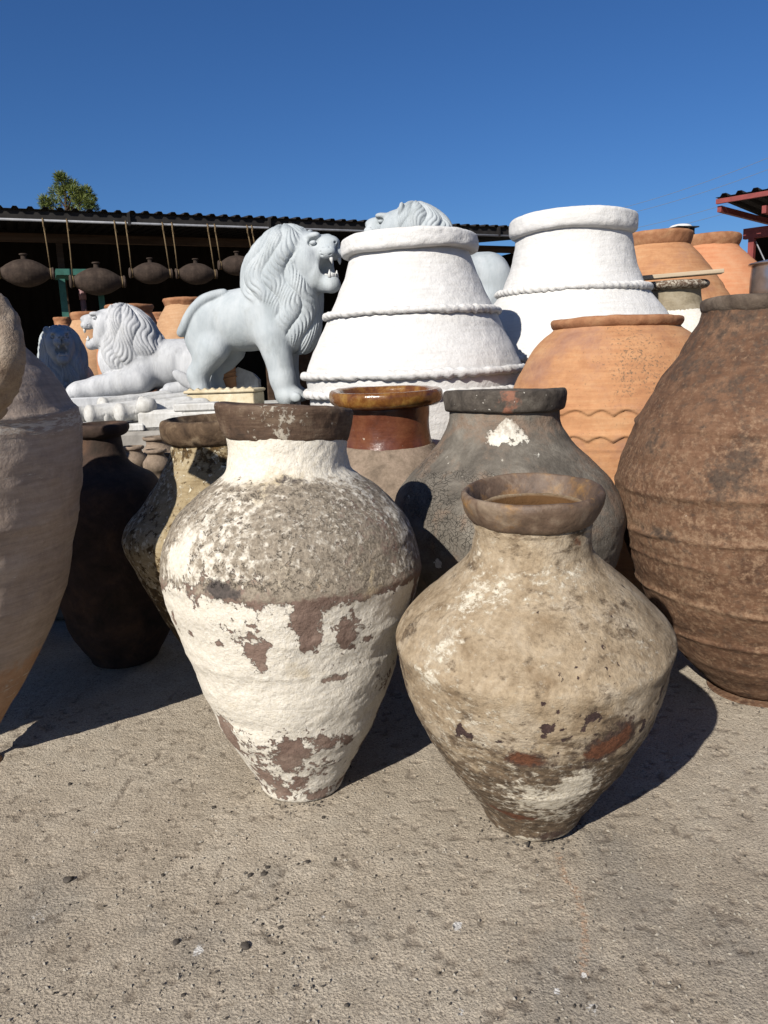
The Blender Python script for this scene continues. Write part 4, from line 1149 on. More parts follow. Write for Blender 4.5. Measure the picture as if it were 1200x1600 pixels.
# pointed amphora and cut marble block seen under the belly
def lathe_obj(name, prof, mat, parent, nt=40, nz=50, wob=.004, seed=1):
    P = spline(prof, nz)
    R = np.repeat(P[:, :1], nt, 1); Z = np.repeat(P[:, 1:2], nt, 1)
    th = np.linspace(-math.pi, math.pi, nt, endpoint=False)[None, :]
    pos = np.stack([R * np.sin(th), -R * np.cos(th), Z], -1)
    R = R + wob * fbm(pos + seed, 8, 2, seed) * sstep(R, 0, .02)
    v, q = revolve(R, Z)
    return obj(name, mesh_np(name, v, q), mat, parent)
am = thing('pointed_amphora', 'slim ribbed terracotta amphora tapering to a point, seen under the lion belly', 'amphora', at(366, 612, 4.28))
am.location.z = ZA + .006
am.rotation_euler = (math.radians(-3), math.radians(-13), 0)
lathe_obj('body', [(0.002, 0), (.02, .012), (.028, .05), (.05, .14), (.072, .24), (.08, .31), (.07, .36), (.045, .385), (.04, .42), (.05, .44), (.036, .445), (.028, .40)], M_terra, am)
for k in range(6):
    z = .16 + .028 * k
    P = [(.0565 + .004 * k + .006 * math.cos(t), z + .005 * math.sin(t)) for t in np.linspace(0, 2 * math.pi, 8)]
    lathe_obj('rib', P, M_terra, am, nt=30, nz=12, wob=.001)
a = at(360, 600, 4.30)
cb = tag(obj('cut_marble_block', MB().add([(0, 0, 0), (.19, 0, 0), (.19, .14, 0), (0, .14, 0), (0, 0, .19), (.06, 0, .235), (.155, 0, .195), (.19, 0, .15), (0, .14, .18), (.06, .14, .22), (.155, .14, .18), (.19, .14, .14)],
    [(3, 2, 1, 0), (0, 1, 7, 6, 5, 4), (3, 8, 9, 10, 11, 2), (1, 2, 11, 7), (0, 4, 8, 3), (4, 5, 9, 8), (5, 6, 10, 9), (6, 7, 11, 10)]).mesh('cut_marble_block'), M_marble_white, None, (a.x, a.y, ZA + .002)), 'faceted pale marble offcut standing under the lion belly', 'block')
# dark jar behind the lion's front legs
pQ = [(628, 34), (600, 44), (575, 47), (540, 44), (510, 34), (490, 28)]
jQ = Jar('clay_jar', 'dark brown jar in the gap behind the front legs of the standing lion', 'jar', 462, 4.62, pQ, 30, M_brown, rim=[(494, 27), (490, 31), (484, 31), (481, 28)], inner=24, zbase=ZP, nt=100, nz=70, seed=62,
         fields=lambda TH, PY, HW, pos: dict(pale=.1 + 0 * PY, dark=.4 + 0 * PY))

# small tan jars on the step
for i, (lab, cx, Y, top, hw, bot) in enumerate([('small tan jar with flat lip, highest in the gap beside the mossy jar', 246, 3.36, 684, 23, 737), ('small tan jar with dark open mouth, frontmost in the gap', 243, 3.10, 703, 17, 742),
                                               ('small tan jar left of the other little jars, partly behind the dark jar', 208, 3.22, 698, 17, 738), ('small tan jar wedged against the mossy jar', 268, 3.2, 706, 14, 740)]):
    hgt = bot - top
    Jar('small_jar', lab, 'jar', cx, Y, [(bot, hw * .9), (bot - hgt * .25, hw * 1.25), (bot - hgt * .5, hw * 1.3), (bot - hgt * .7, hw * .98), (bot - hgt * .82, hw * .78), (top + 3, hw * .8)], hw * .7, M_rosy,
        rim=[(top + 5, hw * .8), (top + 3, hw * .98), (top, hw), (top - 1, hw * .95)], inner=hw * .78, zbase=.4705 * H, nt=80, nz=60, seed=65 + i, group='small tan jars', wob=.004)

# white marble mouldings piled on the platform
def log_mesh(L, r, seed):
    P = [(0.001, -r * .45), (r * .55, -r * .35), (r * .93, -r * .05), (r * 1.0, r * .25), (r * .9, r * .5), (r * .86, r * .8), (r * .9, L * .5), (r * .88, L - r * .5), (r * .6, L - r * .1), (0.001, L)]
    Q = spline(P, 60)
    nt = 32
    R = np.repeat(Q[:, :1], nt, 1); Z = np.repeat(Q[:, 1:2], nt, 1)
    th = np.linspace(-math.pi, math.pi, nt, endpoint=False)[None, :]
    R = R * (1 + .05 * np.cos(th * 8) * sstep(Z, r * .6, r * 1.2))
    pos = np.stack([R * np.sin(th), -R * np.cos(th), Z], -1)
    R = R * (1 + .06 * fbm(pos + seed, 12, 2, seed))
    v, q = revolve(R, Z)
    return mesh_np('moulding', v[:, [2, 0, 1]] * np.array([1, 1, 1]), q)
logs = [  # col, row of the rounded end, distance, length, radius, heading, tint, words
    (140, 662, 3.54, .42, .058, 14, 0, 'white marble moulding, round end beside the left jar'),
    (163, 664, 3.57, .44, .050, 16, 0, 'white marble moulding, second round end from the left jar'),
    (187, 663, 3.56, .46, .060, 15, 0, 'white marble moulding, third round end from the left jar'),
    (209, 664, 3.60, .46, .054, 13, 0, 'white marble moulding right beside the knob block'),
    (118, 662, 3.62, .44, .054, 17, 0, 'white marble moulding tucked furthest left in the front row'),
    (160, 646, 3.74, .50, .046, 22, 0, 'white marble moulding lying on top behind the front row, left one'),
    (193, 643, 3.78, .52, .046, 18, 1, 'cream tinted moulding on top behind the front row'),
    (222, 645, 3.72, .40, .044, 20, 0, 'white marble moulding on top behind the knob block'),
    (205, 636, 4.02, .50, .050, 10, 2, 'yellowish stone moulding along the plinth of the reclining lion'),
    (262, 636, 3.95, .34, .044, 8, 1, 'cream moulding below the tail of the reclining lion'),
]
M_marble_yellow = marble('yellowed_stone', [(0.42, 0.35, 0.2), (0.55, 0.47, 0.29), (0.62, 0.56, 0.40)], 6, (1, 1, 1), .75, .003, 45)
for i, (px, py, Y, L, r, hd, tint, lab) in enumerate(logs):
    p = at(px, py, Y)
    low = ZP + .045 + r if Y < 3.65 or tint else ZP + .10 + r
    o = obj('marble_moulding', log_mesh(L, r, i), (M_marble_white, M_marble_cream, M_marble_yellow)[tint], None, (p.x, p.y, low))
    o.rotation_euler = (0, math.radians(-1.5), math.radians(hd * 2.2))
    tag(o, lab, 'moulding', 'white marble mouldings in the pile')
pl_ = at(120, 662, 3.5); pr_ = at(228, 662, 3.5)
block('marble_slab', 'flat marble slab lying under the row of white mouldings', 'slab', (pl_.x - .1, 3.51 * H, ZP), (pr_.x - .02, 4.0 * H, ZP + .043), M_marble_white, .008)
# knob block
p = at(236, 700, 3.50)
kb = thing('marble_knob_block', 'white marble block with a round knob, front right of the pile', 'block', (p.x, p.y + .03, ZP), 0, None)
mb = MB().box((-.07, 0, 0), (.20, .16, .115), bev=.02)
part('block', mb, M_marble_white, kb)
lathe_obj('knob', [(.001, .10), (.045, .105), (.058, .14), (.045, .175), (.001, .19)], M_marble_white, kb, nt=24, nz=24)
bpy.data.objects[kb.name].children[-1].location = (-.025, .05, .0) if kb.children else (0, 0, 0)
p = at(298, 640, 3.52)
tag(obj('marble_slab', MB().box((-.10, -.02, 0), (.14, .14, .045), bev=.008).mesh('marble_slab'), M_marble_white, None, (p.x, p.y + .02, ZP + .10)), 'small white slab lying flat in front of the cream zigzag block', 'slab')
tag(obj('marble_slab', MB().box((-.13, -.02, 0), (.26, .13, .10), bev=.015).mesh('marble_slab'), M_marble_white, None, (p.x, p.y + .02, ZP)), 'white marble block under the small flat slab, behind the mossy jar', 'block')

# ------------------------------------------------------------------ plank on the taupe jar
M_wood_pale = plain('bleached_wood', (0.52, 0.42, 0.30), (0.36, 0.27, 0.18), 14, 0.8, 0.2, 0.003, 40, stretch=(.12, 1, 1))
zt = jM.rz(441, 52)[1] + jM.loc.z + .014
a = at(1001, 438, 4.74); b = at(1134, 432, 4.62)
pl = obj('wooden_plank', MB().box((-.02, -.06, 0), ((b - a).length, .06, .03), bev=.004).mesh('wooden_plank'), M_wood_pale, None, (a.x, a.y + .05, zt))
pl.rotation_euler = (0, math.radians(-1.5), math.atan2(b.y - a.y, b.x - a.x))
tag(pl, 'pale weathered plank lying across the rim of the taupe jar', 'plank')

# ------------------------------------------------------------------ aluminium cauldrons at the right edge
M_alu = plain('dented_aluminium', (0.62, 0.62, 0.62), (0.42, 0.42, 0.43), 9, 0.32, 0.5, 0.003, 14, metal=0.9)
cz = 0.0
p = at(1226, 415, 5.3)
ct = at(1226, 404, 5.3).z
n_c = 6; ch = ct / n_c
words = ['lowest', 'second from the ground', 'third from the ground', 'fourth from the ground', 'just below the top one', 'topmost with lid']
for k in range(n_c):
    t = thing('aluminium_cauldron', 'dented aluminium cauldron at the right edge, %s in its stack' % words[k], 'cauldron', (p.x, p.y, k * ch), .3 * k, 'stacked aluminium cauldrons')
    r = .26
    lathe_obj('pot', [(.001, 0), (r * .8, .003), (r * .97, .04), (r, ch * .5), (r * .98, ch * .86), (r * 1.06, ch * .88), (r * 1.06, ch * .91), (r * .95, ch * .93), (r * .5, ch * .975 if k < 5 else ch * 1.0), (.001, ch * .985 if k < 5 else ch * 1.06)], M_alu, t, nt=48, nz=60, wob=.006, seed=k)
    for sgn in (-1, 1):
        pts = [(sgn * (r * .98 + .045 * math.sin(w)), .09 * math.cos(w), ch * .72 + .01 * math.sin(w)) for w in np.linspace(0, math.pi, 9)]
        part('handle', MB().tube(pts, .009, 8), M_alu, t, True)

# ------------------------------------------------------------------ long shed on the left with hanging churn jugs
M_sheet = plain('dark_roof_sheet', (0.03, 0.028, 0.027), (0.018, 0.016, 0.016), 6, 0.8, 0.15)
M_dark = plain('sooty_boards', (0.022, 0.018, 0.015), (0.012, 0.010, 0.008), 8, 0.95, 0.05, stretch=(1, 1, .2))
M_green = plain('green_paint', (0.045, 0.16, 0.125), (0.03, 0.11, 0.085), 12, 0.6, 0.3)
M_galv = plain('galvanised_pipe', (0.30, 0.31, 0.33), (0.2, 0.21, 0.23), 12, 0.55, 0.4)
M_beam = plain('old_timber', (0.10, 0.065, 0.045), (0.05, 0.032, 0.022), 8, 0.9, 0.1, stretch=(.15, 1, 1))
M_jug = clay('smoked_churn_clay', [(0.03, 0.021, 0.016), (0.055, 0.038, 0.029), (0.09, 0.066, 0.05)], 7, bump=.003, bscale=40, streak=.2, mottle=.3)
M_rope = plain('hemp_rope', (0.20, 0.145, 0.08), (0.12, 0.085, 0.05), 40, 0.95, 0.05)
ZE = 2.9 * H
def eave(px, py, z):
    a_, d_, _ = ray(px, py)
    y_ = (H - z) / d_
    return Vector((a_ * y_, y_, 0))
E0, E1 = eave(0, 322, ZE), eave(790, 353, ZE)
ex, ey = (E1 - E0).normalized()[:2]
O0 = E0 - (E1 - E0).normalized() * 2.6 * H
shed = thing('open_shed', 'long dark open shed with corrugated roof behind the lions', 'shed', O0, math.atan2(ey, ex))
SL, SD = (E1 - E0).length + 2.6 * H + 1.5 * H, 4.6 * H
def shed_local(px, py, off=0.0):
    """point of the shed's eave plane (moved back by off) on a line of sight, in the shed's own axes"""
    a_, d_, _ = ray(px, py)
    ox, oy = O0.x - ey * off, O0.y + ex * off
    # (ox,oy)+t*(ex,ey) = s*(a_,1)
    t = (a_ * oy - ox) / (ex - a_ * ey)
    s_ = oy + t * ey
    return Vector((t, off, H - d_ * s_))
def corrugated(w, L, pitch, amp, rise, thick=.004):
    n = int(round(w / pitch))
    xs, zs = [], []
    for k in range(n):
        for f_, z_ in ((0, 0), (.30, 0), (.42, amp), (.68, amp), (.80, 0)):
            xs.append((k + f_) * pitch); zs.append(z_)
    xs.append(n * pitch); zs.append(0)
    v, f = [], []
    m = len(xs)
    for t_ in (0, thick):
        for y in (0, L):
            v += [(x, y, z + rise * y + t_) for x, z in zip(xs, zs)]
    for i in range(m - 1):
        f += [(i, m + i, m + i + 1, i + 1), (2 * m + i, 2 * m + i + 1, 3 * m + i + 1, 3 * m + i), (i, i + 1, 2 * m + i + 1, 2 * m + i), (m + i, 3 * m + i, 3 * m + i + 1, m + i + 1)]
    return MB().add(v, f)
sheet = corrugated(.92 + .12, SD, .208, .035, .10).mesh('roof_sheet')
k = 0
x = 0
while x < SL - .2:
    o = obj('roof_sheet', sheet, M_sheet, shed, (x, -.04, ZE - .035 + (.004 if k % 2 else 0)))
    x += 1.04 - .208 * 0 ; k += 1
SLr = x
def sbox(name, lo, hi, mat, bev=0.0):
    return part(name, MB().box(lo, hi, bev=bev), mat, shed)
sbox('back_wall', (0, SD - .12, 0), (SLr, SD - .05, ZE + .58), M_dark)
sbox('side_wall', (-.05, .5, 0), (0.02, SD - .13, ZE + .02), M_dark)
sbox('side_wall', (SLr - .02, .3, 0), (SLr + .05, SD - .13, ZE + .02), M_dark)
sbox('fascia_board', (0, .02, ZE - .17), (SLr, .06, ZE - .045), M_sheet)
sbox('purlin', (0, .9, ZE - .36), (SLr, .98, ZE - .27), M_beam)
sbox('purlin', (0, 2.4, ZE - .1), (SLr, 2.48, ZE + .0), M_beam)
for xx in np.linspace(.6, SLr - .4, 5):
    sbox('post', (xx, .95, 0), (xx + .1, 1.05, ZE - .361), M_beam)
pz = shed_local(0, 343).z
pipe = MB().tube([(0, -.03, shed_local(-150, 338).z), (SLr, -.03, shed_local(-150, 338).z)], .019, 10)
part('hanging_pipe', pipe, M_galv, shed, True)
PZ = shed_local(-150, 338).z
for xx in np.linspace(.5, SLr - .5, 7):
    part('pipe_bracket', MB().box((xx, -.055, PZ - .03), (xx + .04, .03, ZE - .03)), M_sheet, shed)
# churn jugs: long spindle body, disc ends, neck on top, rope at either end
R3 = Matrix.Rotation(math.atan2(ey, ex), 4, 'Z')
def jug(label, px, py, wpx, tilt=0, lean=-12):
    c = shed_local(px, py, .0); l = shed_local(px - wpx / 2, py, 0); r = shed_local(px + wpx / 2, py, 0)
    S = (r - l).length
    wc = (Matrix.Translation(O0) @ R3) @ c
    t = thing('hanging_churn_jug', label, 'jug', wc, math.atan2(ey, ex), 'clay churn jugs hung from the shed')
    P = [(.001, -.5), (.105, -.497), (.125, -.47), (.085, -.435), (.10, -.40), (.165, -.30), (.225, -.17), (.25, 0), (.225, .17), (.165, .30), (.10, .40), (.085, .435), (.115, .47), (.10, .497), (.001, .5)]
    Q = spline(P, 90)
    R_ = np.repeat(Q[:, :1] * S, 36, 1); Z_ = np.repeat(Q[:, 1:2] * S, 36, 1)
    th = np.linspace(-math.pi, math.pi, 36, endpoint=False)[None, :]
    pos = np.stack([R_ * np.sin(th), -R_ * np.cos(th), Z_], -1)
    R_ = R_ * (1 + .03 * fbm(pos + px, 5, 2, int(px)) + .003 * np.sin(Z_ / S * 95))
    v, q = revolve(R_, Z_)
    obj('body', mesh_np('body', v[:, [2, 0, 1]], q), M_jug, t)
    lathe_obj('neck', [(.055 * S, .235 * S), (.048 * S, .27 * S), (.05 * S, .31 * S), (.072 * S, .325 * S), (.072 * S, .345 * S), (.045 * S, .348 * S), (.035 * S, .30 * S)], M_jug, t, nt=24, nz=30)
    for sg in (-1, 1):
        top = shed_local(px + sg * wpx * .42 + lean, 345, 0)
        top = Vector((top.x - c.x, -.03, PZ - c.z))
        p0 = Vector((sg * .435 * S, 0, 0))
        mb = MB()
        ring = [(p0.x, .092 * S * math.sin(w), .092 * S * math.cos(w)) for w in np.linspace(0, 2 * math.pi, 17)]
        mb.tube(ring, .012, 6)
        mb.tube([p0 + Vector((0, 0, .09 * S)), p0.lerp(top, .5) + Vector((.005, 0, 0)), top], .011, 6)
        mb.tube([top + Vector((0, .04, -.03)), top + Vector((0, 0, .03)), top + Vector((0, -.04, -.01)), top + Vector((0, -.02, -.08)), top + Vector((.02, -.02, -.14))], .012, 6)
        part('rope', mb, M_rope, t, True)
jug('hanging dark clay churn jug, largest and leftmost under the shed roof', 40, 427, 92)
jug('hanging dark clay churn jug above the green frame, hanging lowest', 153, 440, 88)
jug('hanging clay churn jug with pale ribbed body, middle of the row', 236, 427, 68)
jug('hanging reddish clay churn jug behind the tail of the standing lion', 307, 428, 66)
jug('hanging clay churn jug closest to the lion mane', 371, 415, 60)
jug('hanging clay churn jug mostly hidden behind the lion mane', 428, 412, 58)
# green work frame and odds inside the shed
gf = thing('green_frame', 'green painted steel frame standing inside the shed', 'frame', (Matrix.Translation(O0) @ R3) @ Vector((0, 0, 0)), math.atan2(ey, ex))
def gl(px, py, off):
    return shed_local(px, py, off)
for px, w in ((101, 10), (160, 9)):
    a_ = gl(px, 480, .25); wd = w / 1200 * 11.5
    part('leg', MB().box((a_.x - wd / 2, .22, 0), (a_.x + wd / 2, .30, gl(px, 436 if px < 120 else 458, .25).z)), M_green, gf)
a_ = gl(88, 430, .25); b_ = gl(150, 421, .25)
part('top_rail', MB().box((a_.x, .20, a_.z), (b_.x, .95, b_.z)), M_green, gf)
a_ = gl(129, 455, .3)
pp = thing('drain_pipe', 'short dusty pink pipe standing inside the shed beside the green frame', 'pipe', (Matrix.Translation(O0) @ R3) @ Vector((a_.x, .4, 0)), 0)
part('pipe', MB().tube([(0, 0, 0), (0, 0, a_.z)], .045, 16), plain('pink_plastic', (0.30, 0.17, 0.16)), pp, True)
part('socket', MB().tube([(0, 0, a_.z - .12), (0, 0, a_.z + .05)], .056, 16), plain('pink_plastic_socket', (0.26, 0.14, 0.14)), pp, True)

# ------------------------------------------------------------------ red steel shed at the right
M_red = plain('red_oxide_steel', (0.27, 0.055, 0.048), (0.19, 0.04, 0.036), 10, 0.6, 0.3)
RC = eave(1118, 309, 3.0 * H)
rx, ry = (eave(1200, 295, 3.0 * H) - RC).normalized()[:2]
rz_ = math.atan2(ry, rx)
red = thing('red_steel_shed', 'shed with red steel frame and corrugated roof at the right edge', 'shed', RC, rz_)
ZR = 3.0 * H
def rbox(name, lo, hi, mat, bev=0):
    return part(name, MB().box(lo, hi, bev=bev), mat, red)
rs = corrugated(1.04, 4.0, .26, .05, -.05).mesh('roof_sheet')
for k in range(6):
    obj('roof_sheet', rs, M_sheet, red, (k * 1.04, 0, ZR + (.004 if k % 2 else 0)))
rbox('eave_beam', (0, .02, ZR - .10), (6.24, .09, ZR - .022), M_red)
rbox('verge_beam', (0.0, .095, ZR - .13), (.07, 3.9, ZR - .23 + .0), M_red)
rbox('tie_beam', (.15, .92, ZR - .64), (6.2, 1.04, ZR - .46), M_red)
for xx in (.75, 2.2, 4.2):
    rbox('bracket', (xx, .10, ZR - .36), (xx + .07, .915, ZR - .24), M_red)
def red_local(px, off):
    a_, _, _ = ray(px, 360)
    ox, oy = RC.x - ry * off, RC.y + rx * off
    return (a_ * oy - ox) / (rx - a_ * ry)
x1 = red_local(1176, .98)
rbox('post', (x1 - .05, .925, 0), (x1 + .05, 1.035, ZR - .641), M_red)
x2 = red_local(1133, 1.3)
rbox('post', (x2 - .035, 1.25, 0), (x2 + .035, 1.35, ZR - .641), M_red)
rbox('post', (5.2, .925, 0), (5.3, 1.035, ZR - .641), M_red)
rbox('back_wall', (.2, 3.6, 0), (6.2, 3.68, ZR - .40), M_dark)
rbox('side_wall', (.12, 1.45, 0), (.17, 3.59, ZR - .40), M_dark)
part('brace_cable', MB().tube([(x1 + .06, 1.0, ZR - .7), (x1 + .75, 1.0, ZR - 2.1)], .012, 6), M_galv, red)
for k in range(4):
    o = obj('stacked_board', MB().box((0, 0, 0), (1.1, .3, .10), bev=.01).mesh('stacked_board'), M_wood_pale, None)
    lp = Vector((x2 + .12 + .05 * (k % 2), 1.75, 1.55 + .22 * k))
    o.location = (Matrix.Translation(RC) @ Matrix.Rotation(rz_, 4, 'Z')) @ lp
    o.rotation_euler = (0, 0, rz_)
    o.name = 'board'
    o.parent = None
    tag(o, ['grey board lowest on the rack in the red shed', 'grey board second on the rack in the red shed', 'grey board third on the rack in the red shed', 'grey board highest on the rack in the red shed'][k], 'board', 'boards racked in the red shed')
    if k < 1:
        tag(obj('storage_rack', MB().box((0, 0, 0), (1.2, .06, 2.4)).mesh('storage_rack'), M_dark, None), 'dark upright rack behind the boards in the red shed', 'rack')
        rk = bpy.data.objects['storage_rack']; rk.location = (Matrix.Translation(RC) @ Matrix.Rotation(rz_, 4, 'Z')) @ Vector((x2 + .1, 2.06, 0)); rk.rotation_euler = (0, 0, rz_)

# ------------------------------------------------------------------ chimney with cowl
p = at(1063, 364, 14)
chm = thing('chimney', 'distant chimney with white capped cowl above the orange pot', 'chimney', (p.x, p.y, 0), .3)
M_soot = plain('sooty_metal', (0.03, 0.03, 0.03))
part('stack', MB().box((-.17, -.17, 0), (.17, .17, p.z - .10)), M_concrete, chm)
part('collar', MB().box((-.21, -.21, p.z - .098), (.21, .21, p.z - .03)), M_soot, chm)
for i in (-1, 0, 1):
    for j in (-1, 1):
        part('upright', MB().box((i * .17 - .035, j * .17 - .035, p.z - .028), (i * .17 + .035, j * .17 + .035, p.z + .078)), M_soot, chm)
part('plate', MB().box((-.27, -.27, p.z + .08), (.27, .27, p.z + .105)), M_soot, chm)
lathe_obj('cap', [(.24, p.z + .107), (.22, p.z + .14), (.12, p.z + .175), (.001, p.z + .185)], M_limewash, chm, nt=24, nz=16)

# ------------------------------------------------------------------ overhead cables
M_cable = plain('weathered_cable', (0.16, 0.18, 0.21), (0.14, 0.16, 0.19))
for lab, q0, q1 in [('thin overhead cable, topmost of the four in the right sky', (930, 335), (1260, 221)), ('thin overhead cable, second from the top in the right sky', (930, 345), (1260, 241)),
                    ('thin overhead cable, third from the top in the right sky', (930, 368), (1260, 276)), ('thin overhead cable, lowest of the four in the right sky', (930, 378), (1260, 292))]:
    A, B = at(q0[0], q0[1], 46), at(q1[0], q1[1], 38)
    pts = []
    for t_ in np.linspace(-.15, 1.15, 25):
        w_ = A.lerp(B, t_); w_.z -= .35 * (1 - (2 * t_ - 1) ** 2)
        pts.append(w_)
    o = obj('power_cable', MB().tube(pts, .013, 6).mesh('power_cable'), M_cable)
    tag(o, lab, 'cable', 'overhead cables')

# ------------------------------------------------------------------ pine tree behind the shed
TY = 19.0
def pine():
    base = at(104, 330, TY); base.z = 0
    root = thing('pine_tree', 'small pine tree rising above the shed roof on the left', 'tree', base)
    top = at(100, 272, TY).z
    mb = MB().tube([(0, 0, 0), (.05, 0, top * .4), (-.04, .03, top * .7), (.02, 0, top * .97)], [.14, .11, .075, .015], 10)
    rr = random.Random(11)
    cl = []
    sc_ = TY * H / 1285
    ctr = [(98, 285, 15), (112, 292, 13), (84, 300, 13), (104, 302, 14), (134, 300, 10), (140, 310, 10), (130, 318, 14), (70, 315, 10), (82, 320, 14), (112, 320, 15), (143, 322, 9), (96, 278, 8), (120, 302, 9), (70, 322, 9), (126, 306, 9)]
    for px, py, r in ctr:
        p_ = at(px, py, TY)
        cl.append((Vector((p_.x - base.x, rr.uniform(-.25, .25), p_.z)), r * sc_))
    for k in range(26):
        w_ = rr.uniform(0, 6.28); z_ = rr.uniform(top * .45, top * .86); q_ = rr.uniform(.2, .75)
        cl.append((Vector((q_ * math.cos(w_), q_ * math.sin(w_), z_)), rr.uniform(.15, .26)))
    for c_, r_ in cl:
        s_ = Vector((0, 0, max(c_.z - .35 - .3 * math.hypot(c_.x, c_.y), .6)))
        mb.tube([s_, s_.lerp(c_, .6) + Vector((0, 0, -.03)), c_], [.03, .02, .008], 5)
    part('trunk', mb, M_beam, root, True)
    v, f = [], []
    for c_, r_ in cl:
        for k in range(420):
            d_ = Vector((rr.gauss(0, 1), rr.gauss(0, 1), rr.gauss(0, .9) + .15)).normalized()
            p0 = c_ + d_ * r_ * rr.uniform(.15, .75) ** .6
            L_ = rr.uniform(.07, .13)
            dr = (d_ + Vector((rr.gauss(0, .4), rr.gauss(0, .4), rr.gauss(0, .4) + .25))).normalized()
            sd = dr.cross(Vector((rr.gauss(0, 1), rr.gauss(0, 1), rr.gauss(0, 1)))).normalized() * .009
            b_ = len(v)
            v += [p0 - sd, p0 + sd, p0 + dr * L_ + sd * .4, p0 + dr * L_ - sd * .4]
            f.append((b_, b_ + 1, b_ + 2, b_ + 3))
    n = NT('pine_needles')
    col = n.ramp(n.noise(5, 4, .6), [(.35, (0.08, 0.115, 0.02)), (.65, (0.19, 0.22, 0.05))])
    m = n.out(col, .6, .3)
    obj('crown', MB().add(v, f).mesh('crown'), m, root)
pine()

# ------------------------------------------------------------------ loose stones and litter on the ground
M_peb = plain('dark_pebble', (0.10, 0.085, 0.068), (0.05, 0.042, 0.035), 60, 0.8, 0.3, 0.002, 120)
M_peb2 = plain('pale_pebble', (0.42, 0.38, 0.32), (0.28, 0.25, 0.2), 60, 0.85, 0.2, 0.002, 120)
def pebble_mesh(seed, sx, sy, sz):
    import bmesh
    bm = bmesh.new()
    bmesh.ops.create_icosphere(bm, subdivisions=3, radius=1)
    P = np.array([list(v.co) for v in bm.verts])
    d = 1 + .45 * fbm(P + seed * 7, 1.1, 3, seed)
    P = P * d[:, None]
    P = np.sign(P) * np.abs(P) ** .85
    for v, c in zip(bm.verts, P * np.array([sx, sy, sz])):
        v.co = c
    me = bpy.data.meshes.new('pebble'); bm.to_mesh(me); bm.free()
    me.polygons.foreach_set('use_smooth', np.ones(len(me.polygons), dtype=bool))
    return me
def gpt(px, py):
    a_, d_, _ = ray(px, py)
    return Vector((a_ / d_ * H, H / d_, 0))
pebs = [(107, 1376, 13, 'dark stone alone at the lower left of the ground'), (275, 1473, 11, 'dark round pebble left of the cluster near the bottom'), (383, 1480, 14, 'largest dark pebble near the bottom centre left'), (438, 1450, 8, 'dark pebble with pale tip right of the largest pebble'),
        (480, 1347, 7, 'small dark pebble below the white flaking jar'), (412, 1367, 9, 'middle pebble of the three in a row'), (391, 1368, 8, 'left pebble of the three in a row'), (418, 1356, 7, 'upper right pebble of the three in a row'), (404, 1216, 11, 'brown stone at the foot of the white flaking jar'),
        (254, 1368, 6, 'small dark chip right of the lone stone'), (286, 1556, 7, 'dark pebble near the bottom edge'), (109, 1226, 6, 'small dark chip near the left shadow edge'), (334, 1262, 6, 'small dark chip between left shadow and white jar'), (505, 1278, 6, 'small dark chip right below the white jar foot'), (542, 1572, 8, 'dark chip at the bottom edge, right of centre left')]
for i, (px, py, s_, lab) in enumerate(pebs):
    p = gpt(px, py); sc_ = s_ / 1200 * p.length * .62
    o = obj('pebble', pebble_mesh(i, sc_, sc_ * .8, sc_ * .5), M_peb, None, (p.x, p.y, sc_ * .25))
    o.rotation_euler = (0, 0, i * 1.3)
    tag(o, lab, 'pebble', 'loose dark pebbles on the concrete')
tw = gpt(826, 1322)
o = obj('twig', MB().tube([tw + Vector((-.006, -.008, .004)), tw + Vector((.0, .004, .007)), tw + Vector((.004, .02, .005))], [.0025, .003, .002], 6).mesh('twig'), M_peb)
tag(o, 'tiny black twig in front of the beige jar foot', 'twig')
crumbs = MB()
rr = random.Random(3)
crumbs_pale = MB()
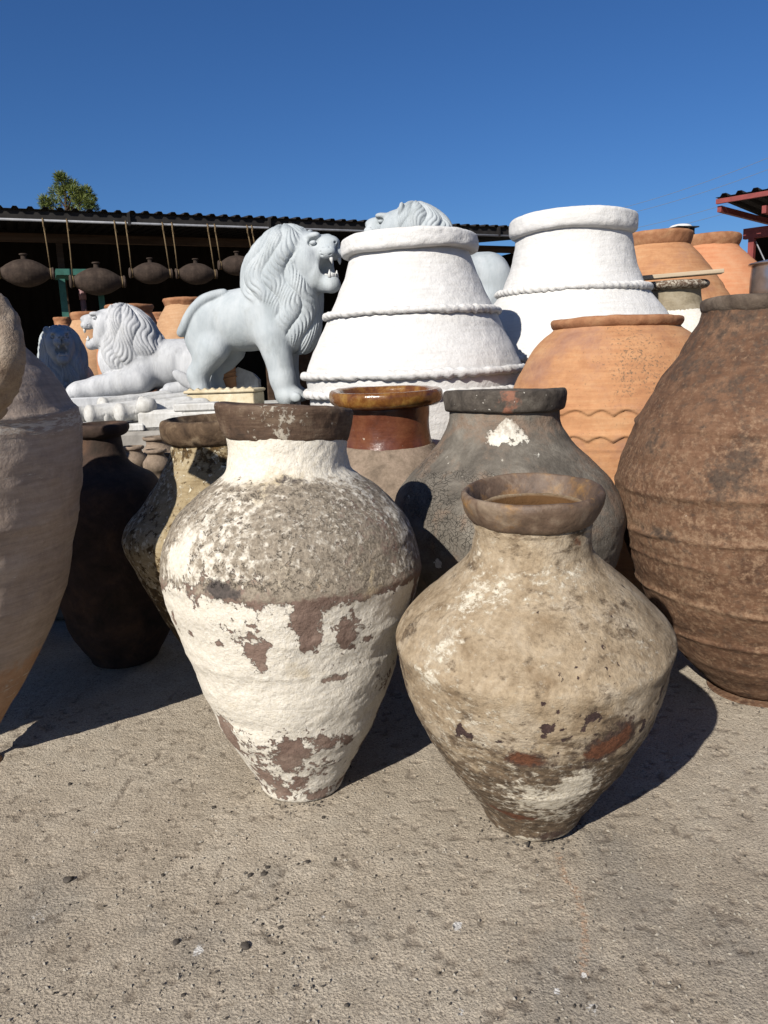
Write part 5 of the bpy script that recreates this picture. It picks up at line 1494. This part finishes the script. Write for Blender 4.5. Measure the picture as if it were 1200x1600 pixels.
for k in range(1000):
    px, py = rr.uniform(-40, 1240), 1130 + 470 * rr.random() ** .8
    if k < 150:
        px, py = rr.gauss(390, 110), rr.gauss(1420, 60)
    p = gpt(px, py)
    if p.y < 1.1 or (p.x - jW.loc.x) ** 2 + (p.y - jW.loc.y) ** 2 < .03 or (p.x - jF.loc.x) ** 2 + (p.y - jF.loc.y) ** 2 < .03:
        continue
    s_ = rr.uniform(.0016, .0042)
    w_ = rr.uniform(0, 3)
    ax = Vector((math.cos(w_), math.sin(w_), 0)) * s_ * rr.uniform(1, 1.8); bx = Vector((-math.sin(w_), math.cos(w_), 0)) * s_
    top = Vector((0, 0, s_ * 1.0))
    c_ = p + Vector((0, 0, .001))
    (crumbs_pale if k > 560 or k % 2 else crumbs).add([c_ - ax, c_ - bx * .8, c_ + ax * .9, c_ + bx, c_ - ax * .3 + top, c_ + ax * .4 + bx * .2 + top * .9, c_ - Vector((0, 0, .004))],
               [(0, 1, 4), (1, 2, 5), (1, 5, 4), (2, 3, 5), (3, 0, 4), (3, 4, 5), (1, 0, 6), (2, 1, 6), (3, 2, 6), (0, 3, 6)])
for jar_, n_ in ((jW, 90), (jF, 90), (jB, 60)):
    rb_ = jar_.pts[1][0]
    for k in range(n_):
        w_ = rr.uniform(0, 6.28); q_ = rb_ + abs(rr.gauss(.004, .035))
        c_ = Vector((jar_.loc.x + q_ * math.sin(w_), jar_.loc.y - q_ * math.cos(w_), .001)); s_ = rr.uniform(.0015, .0045)
        ax = Vector((math.cos(w_), math.sin(w_), 0)) * s_ * rr.uniform(.9, 1.6); bx = Vector((-math.sin(w_), math.cos(w_), 0)) * s_; top = Vector((0, 0, s_))
        crumbs.add([c_ - ax, c_ - bx * .8, c_ + ax * .9, c_ + bx, c_ - ax * .3 + top, c_ + ax * .4 + bx * .2 + top * .9, c_ - Vector((0, 0, .004))],
                   [(0, 1, 4), (1, 2, 5), (1, 5, 4), (2, 3, 5), (3, 0, 4), (3, 4, 5), (1, 0, 6), (2, 1, 6), (3, 2, 6), (0, 3, 6)])
o = part('gravel_crumbs', crumbs, M_peb, None)
o['kind'] = 'stuff'; tag(o, 'dark crumbs of grit scattered over the concrete', 'grit')
o = part('pale_grit', crumbs_pale, M_peb2, None)
o['kind'] = 'stuff'; tag(o, 'pale grains of grit scattered over the concrete', 'grit')
